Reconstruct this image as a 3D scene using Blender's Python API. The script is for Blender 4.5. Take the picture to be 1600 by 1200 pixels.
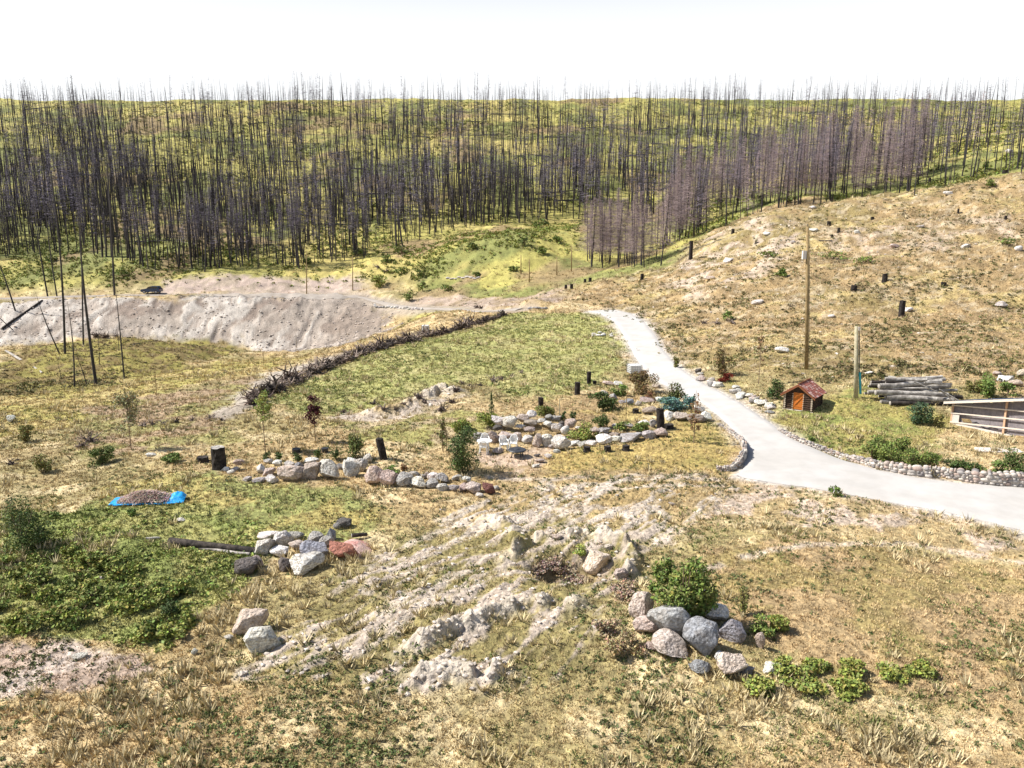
import bpy, math, random
import numpy as np
from mathutils import Vector, Matrix
random.seed(7); RNG = np.random.default_rng(7)
R = math.radians
for o in list(bpy.data.objects): bpy.data.objects.remove(o)
scene = bpy.context.scene
COL = scene.collection

# ------------------------------------------------------------------ camera, sky, sun, exposure
F = 1200.0                      # focal length in pixels of the 1600 px wide photograph
PITCH = math.atan(250.0/F)      # looking down
CZ = 16.0                       # camera height
cam_d = bpy.data.cameras.new('camera'); cam = bpy.data.objects.new('camera', cam_d); COL.objects.link(cam)
cam.location = (0, 0, CZ); cam.rotation_euler = (math.pi/2-PITCH, 0, 0)
cam_d.sensor_width = 36; cam_d.lens = 36*F/1600.0; cam_d.clip_end = 5000; cam_d.clip_start = 0.3
scene.camera = cam
SUN_EL, SUN_AZ = R(47), R(-84)   # azimuth from +Y, clockwise: the sun stands at the left
world = bpy.data.worlds.new('World'); scene.world = world; world.use_nodes = True
wn = world.node_tree; bg = wn.nodes['Background']
sky = wn.nodes.new('ShaderNodeTexSky'); sky.sky_type = 'NISHITA'; sky.sun_disc = False
sky.sun_elevation = SUN_EL; sky.sun_rotation = SUN_AZ; sky.altitude = 500; sky.air_density = 1.0; sky.dust_density = 1.5; sky.ozone_density = 1.0
# pale summer haze low in the sky, clear above
ct = wn.nodes.new('ShaderNodeTexCoord'); sp = wn.nodes.new('ShaderNodeSeparateXYZ'); wn.links.new(ct.outputs['Generated'], sp.inputs[0])
cr = wn.nodes.new('ShaderNodeMapRange'); cr.interpolation_type = 'SMOOTHSTEP'; cr.inputs[1].default_value = .20; cr.inputs[2].default_value = .42; cr.inputs[3].default_value = .93; cr.inputs[4].default_value = .0
wn.links.new(sp.outputs['Z'], cr.inputs[0]); cx_ = wn.nodes.new('ShaderNodeMix'); cx_.data_type = 'RGBA'; cx_.inputs[7].default_value = (8.6, 8.65, 8.7, 1)
wn.links.new(cr.outputs[0], cx_.inputs[0]); wn.links.new(sky.outputs[0], cx_.inputs[6]); wn.links.new(cx_.outputs[2], bg.inputs[0]); bg.inputs[1].default_value = 0.08
sd = bpy.data.lights.new('sun', 'SUN'); sd.energy = 5.0; sd.angle = R(0.5); sd.color = (1.0, 0.95, 0.87)
sun = bpy.data.objects.new('sun', sd); COL.objects.link(sun)
sv = Vector((math.sin(SUN_AZ)*math.cos(SUN_EL), math.cos(SUN_AZ)*math.cos(SUN_EL), math.sin(SUN_EL)))
sun.rotation_euler = (-sv).to_track_quat('-Z', 'Y').to_euler(); sun.location = (-60, 40, 80)
scene.view_settings.view_transform = 'Standard'; scene.view_settings.look = 'None'
scene.view_settings.exposure = 0.68; scene.view_settings.gamma = 1.0
scene.render.engine = 'CYCLES'

# ------------------------------------------------------------------ noise in numpy
def _h(ix, iy, s):
    n = (ix.astype(np.int64)*374761393 + iy.astype(np.int64)*668265263 + s*974634777) & 0xffffffff
    n = ((n ^ (n >> 13))*1274126177) & 0xffffffff
    return ((n ^ (n >> 16)) & 0xffff)/65535.0
def vnoise(x, y, s=0):
    x = np.asarray(x, float); y = np.asarray(y, float)
    x0 = np.floor(x); y0 = np.floor(y); fx = x-x0; fy = y-y0
    fx = fx*fx*(3-2*fx); fy = fy*fy*(3-2*fy)
    a = _h(x0, y0, s); b = _h(x0+1, y0, s); c = _h(x0, y0+1, s); d = _h(x0+1, y0+1, s)
    return (a*(1-fx)+b*fx)*(1-fy)+(c*(1-fx)+d*fx)*fy
def fbm(x, y, s=0, o=4):
    t = 0; a = 1; n = 0
    for i in range(o):
        t = t+a*vnoise(x*2**i+17.3*i, y*2**i+5.1*i, s+i); n += a; a *= .55
    return t/n
def sstep(a, b, x):
    t = np.clip((x-a)/(b-a), 0, 1); return t*t*(3-2*t)

# ------------------------------------------------------------------ lie of the land
def tanf(py): return math.tan(PITCH+math.atan((py-600)/F))
def ray(px, py):
    a = (px-800)/F; b = (py-600)/F
    yy = math.cos(PITCH)-b*math.sin(PITCH)
    return a/yy, (-math.sin(PITCH)-b*math.cos(PITCH))/yy   # x/Y, z/Y
def Z(D, z): return ('z', D, z)
cols = [-500, 0, 200, 400, 500, 600, 660, 800, 1000, 1200, 1400, 1600, 2100]
same = lambda k: [k]*len(cols)
knots = [
 same(Z(4, -14.4)), same(Z(17.5, -14.2)), same(Z(25, -14.1)), same(Z(32, -14.0)), same(Z(40, -13.95)),
 [Z(50,-14.6),Z(50,-14.5),Z(50,-14.3),Z(50,-14.1),Z(50,-14),Z(50,-14),Z(50,-14),Z(50,-13.9),Z(50,-13.9),Z(50,-13.8),Z(50,-13.6),Z(50,-13.5),Z(50,-13.3)],
 [(650,60),(650,60),(640,62),(635,60),(628,62),(620,64),(615,65),(610,66),(600,68),(590,65),(570,66),(585,64),(585,64)],
 [(600,78),(600,80),(592,84),(565,92),(555,93),(545,92),(542,90),(540,90),(520,95),(500,92),(490,92),(495,90),(495,90)],
 [Z(100,-22),Z(100,-22),Z(105,-22.5),Z(115,-22.5),Z(118,-20.5),(523,125),(508,122),(495,112),(470,118),(430,112),(400,115),(395,110),(380,110)],
 [(555,125),(552,128),(525,135),(549,148),(543,146),(520,147),(497,138),(483,121),(437,140),(372,132),(345,132),(330,130),(310,130)],
 [(550,150),(548,152),(545,155),(550,155),(545,154),(512,155),(488,148),(484,133),(418,155),(322,150),(302,152),(272,150),(250,150)],
 [(470,174),(468,174),(463,176),(461,176),(461,176),(474,171),(480,158),(462,150),Z(175,-9),Z(168,2.0),Z(172,5),Z(175,11),Z(175,14)],
 [(468,186),(466,186),(461,187),(460,187),(459,187),(456,186),(455,182),(430,172),(402,185),Z(190,3),Z(195,8),Z(195,14),Z(195,18)],
 [(440,198),(436,198),(432,198),(428,199),(430,199),(415,198),(402,198),(362,195),(372,205),Z(215,7),Z(220,14),Z(220,22),Z(220,28)],
 [(350,245)]*9+[Z(250,13),Z(250,19),Z(250,28),Z(250,34)],
 [(250,315)]*9+[Z(315,28),Z(315,31),Z(315,37),Z(315,44)],
 [(178,395)]*13, [(152,445)]*13,
 same(Z(520, 52)), same(Z(950, 5))]
N_U_IN, N_Y = 1000, 1050
U = np.concatenate([np.linspace(-1.5, -.78, 90)[:-1], np.linspace(-.78, .78, N_U_IN), np.linspace(.78, 1.5, 90)[1:]])
LY = np.linspace(math.log(4.0), math.log(950.0), N_Y)
def blur(a, n, ax):
    k = np.hanning(2*n+3)[1:-1]; k /= k.sum()
    p = [(0, 0)]*a.ndim; p[ax] = (n, n); b = np.pad(a, p, mode='edge'); out = np.zeros_like(a)
    for i, w in enumerate(k):
        sl = [slice(None)]*a.ndim; sl[ax] = slice(i, i+a.shape[ax]); out += w*b[tuple(sl)]
    return out
KD = np.zeros((len(U), len(knots))); KZ = np.zeros_like(KD)
for k, kn in enumerate(knots):
    us, ds, zs = [], [], []
    for c, q in zip(cols, kn):
        if q[0] == 'z': D, z = q[1], q[2]; b = -z/D; py = 600+F*math.tan(math.atan(b)-PITCH)
        else: py, D = q; z = -D*tanf(py)
        us.append(ray(c, py)[0]); ds.append(math.log(D)); zs.append(z)
    KD[:, k] = np.interp(U, us, ds); KZ[:, k] = np.interp(U, us, zs)
KD = blur(KD, 22, 0); KZ = blur(KZ, 22, 0)
G = np.zeros((len(U), N_Y))
for i in range(len(U)): G[i] = np.interp(LY, KD[i], KZ[i])
G = blur(blur(G, 7, 1), 6, 0)
UU, LL = np.meshgrid(U, LY, indexing='ij'); YY = np.exp(LL); XX = UU*YY
def gsample(A, u, ly):
    u = np.clip(u, U[0]+1e-6, U[-1]-1e-6); ly = np.clip(ly, LY[0]+1e-6, LY[-1]-1e-6)
    i = np.searchsorted(U, u)-1; i = np.clip(i, 0, len(U)-2); fu = (u-U[i])/(U[i+1]-U[i])
    t = (ly-LY[0])/(LY[1]-LY[0]); j = np.clip(t.astype(int), 0, N_Y-2); fy = t-j
    if A.ndim == 3: fu = fu[:, None]; fy = fy[:, None]
    return (A[i, j]*(1-fu)+A[i+1, j]*fu)*(1-fy)+(A[i, j+1]*(1-fu)+A[i+1, j+1]*fu)*fy
def hit(px, py):
    """first point of the land under a pixel -> (u, lnY)"""
    u, s = ray(px, py); h = gsample(G, np.full(N_Y, u), LY)
    d = h - s*np.exp(LY)
    d[:int(N_Y*.12)] = -1
    k = np.argmax(d >= 0)
    if d[k] < 0: return u, math.log(430)
    a, b = d[k-1], d[k]; t = 0 if b == a else -a/(b-a)
    return u, LY[k-1]+t*(LY[k]-LY[k-1])
def ground(x, y):
    return float(gsample(G, np.array([x/y]), np.array([math.log(y)]))[0])+CZ
def P(px, py):
    u, l = hit(px, py); y = math.exp(l); return Vector((u*y, y, ground(u*y, y)))
def mpp(v):  # metres per photograph pixel at a point
    d = v.y*math.cos(PITCH)+(CZ-v.z)*math.sin(PITCH); return d/F
def poly_uv(pts): return np.array([hit(*p) for p in pts])
def sdf(poly, u=None, l=None):
    """signed distance (negative inside) to a polygon in (u, lnY)"""
    full = u is None
    if full:
        a0, a1 = poly[:, 0].min()-.12, poly[:, 0].max()+.12; b0, b1 = poly[:, 1].min()-.12, poly[:, 1].max()+.12
        i0, i1 = np.searchsorted(U, (a0, a1)); j0, j1 = np.searchsorted(LY, (b0, b1))
        out = np.full(UU.shape, 9.0); out[i0:i1, j0:j1] = sdf(poly, UU[i0:i1, j0:j1], LL[i0:i1, j0:j1]); return out
    d = np.full(u.shape, 9.0); ins = np.zeros(u.shape, bool); n = len(poly)
    for i in range(n):
        a = poly[i]; b = poly[(i+1) % n]; e = b-a
        wx = u-a[0]; wy = l-a[1]; t = np.clip((wx*e[0]+wy*e[1])/(e@e+1e-12), 0, 1)
        d = np.minimum(d, (wx-t*e[0])**2+(wy-t*e[1])**2)
        c = ((a[1] > l) != (b[1] > l))
        xs = (b[0]-a[0])*(l-a[1])/((b[1]-a[1]) if b[1] != a[1] else 1e-9)+a[0]
        ins ^= c & (u < xs)
    return np.sqrt(d)*np.where(ins, -1, 1)
def line_dist(pts):
    """distance in metres to a world polyline, and position along it 0..1"""
    best = np.full(XX.shape, 1e9); al = np.zeros(XX.shape)
    W = [P(*p) for p in pts]; x0 = min(w.x for w in W)-8; x1 = max(w.x for w in W)+8; y0 = min(w.y for w in W)-8; y1 = max(w.y for w in W)+8
    m = (XX > x0) & (XX < x1) & (YY > y0) & (YY < y1); X = XX[m]; Y = YY[m]
    bb = np.full(X.shape, 1e9); aa = np.zeros(X.shape); n = len(W)-1
    for i in range(n):
        ex, ey = W[i+1].x-W[i].x, W[i+1].y-W[i].y
        t = np.clip(((X-W[i].x)*ex+(Y-W[i].y)*ey)/(ex*ex+ey*ey+1e-9), 0, 1)
        d = np.hypot(X-W[i].x-t*ex, Y-W[i].y-t*ey); q = d < bb; bb[q] = d[q]; aa[q] = (i+t[q])/n
    best[m] = bb; al[m] = aa
    return best, al

# zones of the ground (outlines found on the land, then kept as world outlines)
ZN = {k: poly_uv(v) for k, v in {
 'field': [(425,632),(470,600),(560,560),(680,528),(790,494),(925,487),(958,505),(975,535),(982,560),(950,600),(850,625),(740,598),(640,612),(560,640),(470,650)],
 'bank': [(-60,472),(0,470),(200,465),(540,463),(585,470),(618,488),(605,515),(560,535),(430,549),(395,545),(340,522),(180,528),(0,545),(-60,548)],
 'upper': [(245,459),(265,441),(420,431),(540,433),(590,452),(560,459)],
 'cut': [(640,472),(700,462),(800,462),(880,455),(890,470),(870,480),(700,482),(640,482)],
 'hill': [(880,470),(960,440),(1060,402),(1100,370),(1200,322),(1400,303),(1660,268),(1700,600),(1600,600),(1400,590),(1260,600),(1130,575),(1060,560),(1000,500)],
 'hillpale': [(1060,405),(1100,372),(1200,335),(1250,350),(1250,385),(1170,440),(1100,470),(1040,450)],
 'hillpale2': [(1240,335),(1330,350),(1480,340),(1580,330),(1590,370),(1500,390),(1420,400),(1300,385)],
 'clay': [(380,1060),(500,930),(620,850),(700,800),(830,770),(960,740),(1130,742),(1180,760),(1080,800),(1060,850),(1000,845),(1000,900),(960,940),(930,1000),(900,1060),(640,1075)],
 'shedgrass': [(1140,600),(1220,640),(1380,600),(1480,650),(1480,700),(1400,730),(1330,720),(1230,680)],
 'lawn_l': [(270,745),(340,735),(400,760),(560,770),(600,800),(560,835),(400,870),(260,850),(120,800),(170,760)],
 'green_bl': [(-80,800),(120,800),(300,790),(420,830),(400,870),(380,905),(330,960),(250,1010),(150,985),(-80,995)],
 'dirt_bl': [(-80,1003),(100,1000),(210,1015),(240,1040),(160,1070),(-80,1085)],
 'lawn_c': [(850,715),(900,700),(1060,680),(1060,650),(1120,650),(1160,695),(1120,735),(1000,735),(860,745)],
 'lawn_u': [(850,640),(900,620),(960,620),(1010,650),(1000,665),(900,660),(850,650)],
 'patio': [(750,712),(800,702),(860,703),(835,735),(800,755),(760,745)],
 'track': [(330,648),(380,610),(430,583),(560,548),(650,520),(655,524),(560,556),(470,583),(410,618),(390,645),(345,655)],
 'band': [(1140,748),(1300,778),(1500,815),(1620,845),(1620,880),(1450,850),(1250,815),(1100,800),(1060,850),(1030,820),(1080,770)],
 'brown_r': [(1100,860),(1250,830),(1500,870),(1680,900),(1680,1100),(1300,1080),(1200,1000),(1100,940)],
 'yellow_l': [(-60,640),(60,610),(200,590),(420,556),(560,545),(420,580),(300,605),(150,660),(-60,690)],
 'mound': [(-60,625),(0,560),(180,530),(330,522),(388,548),(300,575),(180,600),(60,615)],
 'midbrown': [(130,640),(400,590),(380,630),(340,650),(380,690),(250,700),(120,720)],
 'mossy': [(500,655),(640,635),(740,640),(860,660),(740,700),(560,690)],
 'straw': [(1380,650),(1440,660),(1560,690),(1590,705),(1500,740),(1440,720),(1380,700)],
 'claymid': [(500,648),(560,640),(610,648),(640,628),(680,608),(715,622),(690,640),(640,650),(560,657)],
 'cornerpale': [(960,487),(1060,485),(1160,510),(1100,530),(1050,540),(1020,515)],
}.items()}
NOISEW = (fbm(XX/9, YY/9, 3, 3)-.5)
WN = (fbm(UU*26, LL*26, 31, 4)-.5)*2+(fbm(UU*110, LL*110, 37, 2)-.5)*.7
def zone(name, soft=.012, warp=.03):
    s = sdf(ZN[name]); n = WN*warp
    return 1-sstep(-soft, soft, s+n)
M = {k: zone(k) for k in ZN}

road_L = [(918,487),(940,491),(962,504),(976,525),(988,550),(1002,572),(1022,592),(1050,608),(1088,624),(1118,645),(1142,668),(1158,688),(1168,708),(1164,730),(1148,744),(1200,754),(1260,761),(1330,774),(1400,787),(1470,799),(1530,812),(1590,828),(1660,846),(1760,872)]
road_R = [(962,485),(985,490),(1006,502),(1021,520),(1034,543),(1052,567),(1075,584),(1105,603),(1140,620),(1172,640),(1200,659),(1222,675),(1243,688),(1265,698),(1290,709),(1325,722),(1370,734),(1410,743),(1450,749),(1490,754),(1530,758),(1590,762),(1680,768),(1800,775)]
RP = poly_uv(road_L+road_R[::-1])
RS = sdf(RP); road_m = 1-sstep(-.002, .012, RS)
far_road = [(-150,468),(0,466.5),(120,463.5),(240,461.5),(400,460.5),(530,460.5),(560,463)]
far_road2 = [(556,463),(600,474),(650,482),(720,484),(790,485),(812,484)]

# small relief
H = G.copy()
near = 1-sstep(60, 140, YY); vis = sstep(6, 18, YY)
rel = (fbm(XX/6.5, YY/6.5, 11, 4)-.5)*.8*near+(fbm(XX/1.3, YY/1.3, 21, 3)-.5)*.22*near
rel += (1-near)*((fbm(XX/22, YY/22, 12, 5)-.5)*3.2+(fbm(XX/4, YY/4, 13, 4)-.5)*1.4)
# the dumped face of the bank: runnels down the slope
run = (fbm(XX/1.6+NOISEW*5, YY/7, 41, 5)-.5)*.8+(fbm(XX/7+NOISEW*4, YY/14, 47, 3)-.5)*.7
rel = rel*(1-M['bank']*.85)+M['bank']*run*1.5
# tyre ruts and clods in the worked clay: ridges run up to the right
ax_, ay_ = .62, .78
sx = XX*ax_+YY*ay_; sy = -XX*ay_+YY*ax_
streak = fbm(sx/3.6+NOISEW*3, sy/.33+NOISEW*9, 51, 4)
streak2 = fbm(sx/.8, sy/.28, 55, 3)
rel += M['clay']*((streak-.5)*.16+(streak2-.5)*.16+(fbm(XX/.45, YY/.45, 57, 3)-.5)*.12)
def ridge(pts, w, h, rough=.5, sd_=1):
    d, a = line_dist(pts); m = np.exp(-(d/w)**2)*np.clip(np.sin(np.pi*np.clip(a*.9+.05, 0, 1))*2.2, 0, 1)
    if rough > 0: m = m*sstep(.24, .50, fbm(XX/.9+sd_*7, YY/.9, 160+sd_, 3))
    return m, m*h*(1-rough*1.3+rough*2.6*fbm(XX/.42, YY/.42, 60+sd_, 4))
ridges = [([(620,1022),(690,1000),(750,975),(800,955),(850,948),(915,950)], .38, .5), ([(790,880),(805,860),(840,842),(880,838)], .30, .55),
          ([(880,838),(930,835),(975,850),(990,875),(975,905)], .34, .6), ([(640,1060),(720,1050),(790,1048)], .45, .35),
          ([(760,810),(790,820),(810,850)], .45, .35), 
          ([(560,645),(620,640),(660,620),(690,606),(725,618)], .9, .6)]
RM = np.zeros_like(G)
for i, (p_, w_, h_) in enumerate(ridges):
    m, r_ = ridge(p_, w_, h_, .5, i); RM = np.maximum(RM, m); rel += r_
pit = P(895, 885); pd = np.hypot((XX-pit.x)/1.8, (YY-pit.y)/1.3); rel -= .95*np.exp(-pd**4)
for pts, w, h in [([(765,672),(815,668),(880,676)], .9, .55), ([(395,728),(480,726),(560,718)], .9, .35), ([(885,682),(960,676),(1030,668)], .7, .3)]:
    m, r_ = ridge(pts, w, h, 0); rel += r_
rel += M['hill']*((fbm(XX/3.2, YY/3.2, 14, 4)-.5)*.8+(fbm(XX/.9, YY/.9, 15, 3)-.5)*.35)*sstep(60, 85, YY)
rel *= vis
fr = np.minimum(line_dist(far_road)[0], 60); fr2 = np.minimum(line_dist(far_road2)[0], 60)
fr_m = 1-sstep(2.4, 3.6, np.minimum(fr, fr2))
rel *= (1-np.maximum(road_m, fr_m))
H = G+rel
# the drive is a touch above its verge
Zw = H+CZ
G = H      # everything is set on the finished land

# ------------------------------------------------------------------ colour of the ground (albedo)
def c(*a): return np.array(a)
n1 = fbm(XX/14, YY/14, 71, 4); n2 = fbm(XX/2.2, YY/2.2, 72, 4); n3 = fbm(XX/.4, YY/.4, 73, 3)*(1-sstep(60, 120, YY))+fbm(XX/1.3, YY/1.3, 74, 3)*sstep(60, 120, YY)
DRY, STRAW, OLIVE, GREEN = c(.43,.32,.165), c(.58,.475,.285), c(.26,.24,.10), c(.135,.175,.05)
CLAY, PINK, GREY, BROWN = c(.49,.42,.345), c(.45,.375,.305), c(.45,.40,.345), c(.27,.185,.09)
def mix(a, b, m): return a*(1-m[..., None])+b*m[..., None]
C0 = np.zeros(XX.shape+(3,))+DRY
C0 = mix(C0, OLIVE, sstep(.50, .66, n1)*.6); C0 = mix(C0, STRAW, sstep(.5, .68, n2)*.7)
def zc(name, a, b, lo=.42, hi=.62, nn=None, k=1.0):
    global C0
    nn = n2 if nn is None else nn
    C0 = mix(C0, mix(np.zeros(XX.shape+(3,))+a, b, sstep(lo, hi, nn)), M[name]*k)
zc('yellow_l', c(.47,.375,.16), c(.36,.31,.10)); zc('mound', c(.30,.26,.075), c(.20,.15,.06), .45, .6)
zc('midbrown', c(.37,.27,.17), c(.30,.27,.11)); zc('mossy', c(.45,.36,.22), c(.30,.28,.10), .45, .6)
zc('field', c(.38,.37,.14), c(.25,.275,.09), .42, .58); C0 = mix(C0, c(.48,.41,.20), M['field']*sstep(.48, .62, n2)*.6)
zc('lawn_l', c(.40,.34,.125), c(.26,.27,.095), .42, .58); zc('green_bl', c(.36,.345,.125), c(.22,.25,.075))
zc('dirt_bl', c(.42,.32,.25), c(.50,.415,.35)); zc('lawn_c', c(.42,.32,.12), c(.28,.23,.08), .45, .7); zc('lawn_u', c(.35,.25,.13), c(.40,.31,.13))
zc('patio', c(.50,.38,.28), c(.36,.26,.13)); zc('track', c(.34,.29,.235), c(.40,.35,.29)); zc('band', c(.52,.42,.33), c(.38,.29,.15), .5, .6)
zc('brown_r', c(.40,.29,.155), c(.30,.235,.10), .48, .62); zc('straw', STRAW, c(.42,.33,.17)); zc('shedgrass', c(.34,.30,.10), c(.22,.24,.07))
zc('claymid', c(.50,.42,.34), c(.38,.30,.18), .45, .56); zc('cornerpale', c(.54,.45,.36), c(.40,.31,.17), .5, .62)
# the hill at the right
hm = M['hill']
hc = mix(np.zeros(XX.shape+(3,))+c(.37,.265,.135), c(.27,.21,.09), sstep(.5, .62, n1)); hc = mix(hc, c(.46,.36,.16), sstep(.55, .7, fbm(XX/7, YY/3.2, 77, 4)))
hc = mix(hc, c(.52,.42,.33), np.maximum(M['hillpale'], M['hillpale2']*.7)*sstep(.42, .6, fbm(XX/3, YY/3, 78, 4)))
hc = mix(hc, c(.21,.15,.08), sstep(.54, .66, n2)*.7); hc = mix(hc, c(.50,.42,.29), sstep(.56, .66, fbm(XX/1.3, YY/.8, 79, 4))*.6)
C0 = mix(C0, hc, hm)
# mountainside and the dell in front
mt = sstep(186, 196, YY)*(1-hm)
mt = np.maximum(mt, (1-hm)*(1-M['bank'])*(1-M['cut'])*sstep(128, 145, YY)*sstep(-.16, -.10, UU))
mc = mix(np.zeros(XX.shape+(3,))+c(.41,.37,.115), c(.22,.23,.075), sstep(.42, .62, fbm(XX/16, YY/16, 81, 5)))
mc = mix(mc, c(.50,.41,.15), sstep(.58, .7, fbm(XX/30, YY/30, 82, 4))*.75)
mc = mix(mc, c(.30,.21,.12), sstep(.60, .72, fbm(XX/24, YY/24, 83, 4))*.8)
C0 = mix(C0, mc, mt)
bkc = mix(np.zeros(XX.shape+(3,))+c(.345,.295,.25), c(.25,.20,.165), sstep(.42, .6, fbm(XX/7+NOISEW*6, YY/9, 84, 5)))
bkc = mix(bkc, c(.49,.445,.395), sstep(.50, .64, fbm(XX/1.6+NOISEW*5, YY/7, 41, 5)*.6+fbm(XX/12, YY/12, 44, 3)*.4)*sstep(.35, .15, UU*0+np.abs(UU+.45)*.8)); bkc = mix(bkc, c(.27,.22,.18), sstep(-.26, -.20, UU)*.8)
C0 = mix(C0, bkc, M['bank']); zc('upper', c(.48,.38,.32), c(.38,.31,.24)); zc('cut', c(.42,.33,.26), c(.34,.26,.17))
# clay showing through in the foreground
st = sstep(.482, .58, streak*.45+streak2*.25+n2*.3)
C0 = mix(C0, mix(np.zeros(XX.shape+(3,))+c(.38,.28,.13), c(.26,.22,.09), sstep(.5, .6, n1)), M['clay']*.85)
C0 = mix(C0, mix(np.zeros(XX.shape+(3,))+CLAY, PINK, sstep(.5, .62, n1)), M['clay']*st)
C0 = mix(C0, c(.50,.44,.365), np.clip(RM*1.5, 0, 1)*sstep(.40, .56, n2)*.9)
C0 = mix(C0, c(.28,.20,.13), np.exp(-pd**4)*.6)
for tp in ([(560,905),(640,850),(740,805),(860,765),(1000,748),(1150,748)], [(575,925),(660,865),(760,818),(880,778),(1010,760),(1140,757)], [(600,960),(680,890),(790,835),(900,795),(1020,790),(1080,830)], [(620,985),(700,905),(800,850),(900,812),(990,805),(1050,850)], [(840,790),(900,800),(930,772),(900,760),(850,772)], [(1060,905),(1160,870),(1280,850),(1420,850),(1600,880)], [(760,745),(860,750),(960,742),(1100,742)]):
    tm = 1-sstep(.12, .34, line_dist(tp)[0]+(n3-.5)*.25); C0 = mix(C0, c(.55,.47,.385), tm*.75*sstep(.38, .5, fbm(XX/1.8, YY/1.8, 190, 3)))
vg = (1-sstep(.004, .03, RS))*(1-road_m)*sstep(.4, .6, n2)*1.1
C0 = mix(C0, c(.50,.42,.34), vg*.7)
C0 = mix(C0, c(.50,.46,.42), road_m); C0 = mix(C0, c(.38,.32,.26), fr_m*.8)
C0 *= (.52+.84*n3)[..., None]*(.82+.3*n2)[..., None]
# how much grass stands where
GD = np.full(XX.shape, .75)
for k, v in dict(bank=.02, upper=.05, cut=.25, clay=.45, dirt_bl=.35, patio=.2, track=.08, band=.35, lawn_c=.55, lawn_u=.5, claymid=.3, cornerpale=.25, field=1.3, green_bl=1.2, lawn_l=.9, straw=1.3, hill=.75).items():
    GD = GD*(1-M[k])+v*M[k]
GD = GD*(1-M['clay']*st*.8)*(1-np.clip(RM*1.3, 0, 1)*.85)*(1-np.clip(road_m*1.4, 0, 1))*(1-fr_m)
GD = GD*(1-M['hillpale']*.4); GD[RS < .004] = 0

# ------------------------------------------------------------------ mesh helpers
def mk_mesh(name, V, Fs, col=None, smooth=False):
    """V (n,3); Fs: list of (m,k) integer arrays"""
    me = bpy.data.meshes.new(name); V = np.asarray(V, np.float32)
    Fs = [np.asarray(f, np.int32) for f in Fs if len(f)]
    me.vertices.add(len(V)); me.vertices.foreach_set('co', V.ravel())
    loops = np.concatenate([f.ravel() for f in Fs]); cnt = np.concatenate([np.full(len(f), f.shape[1], np.int32) for f in Fs])
    st_ = np.concatenate([[0], np.cumsum(cnt)[:-1]]).astype(np.int32)
    me.loops.add(len(loops)); me.loops.foreach_set('vertex_index', loops)
    me.polygons.add(len(cnt)); me.polygons.foreach_set('loop_start', st_); me.polygons.foreach_set('loop_total', cnt)
    me.polygons.foreach_set('use_smooth', np.full(len(cnt), smooth))
    if col is not None:
        a = me.color_attributes.new('Col', 'FLOAT_COLOR', 'POINT')
        q = np.ones((len(V), 4), np.float32); q[:, :3] = col; a.data.foreach_set('color', q.ravel())
    me.update(calc_edges=True); me.validate()
    return me
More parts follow.
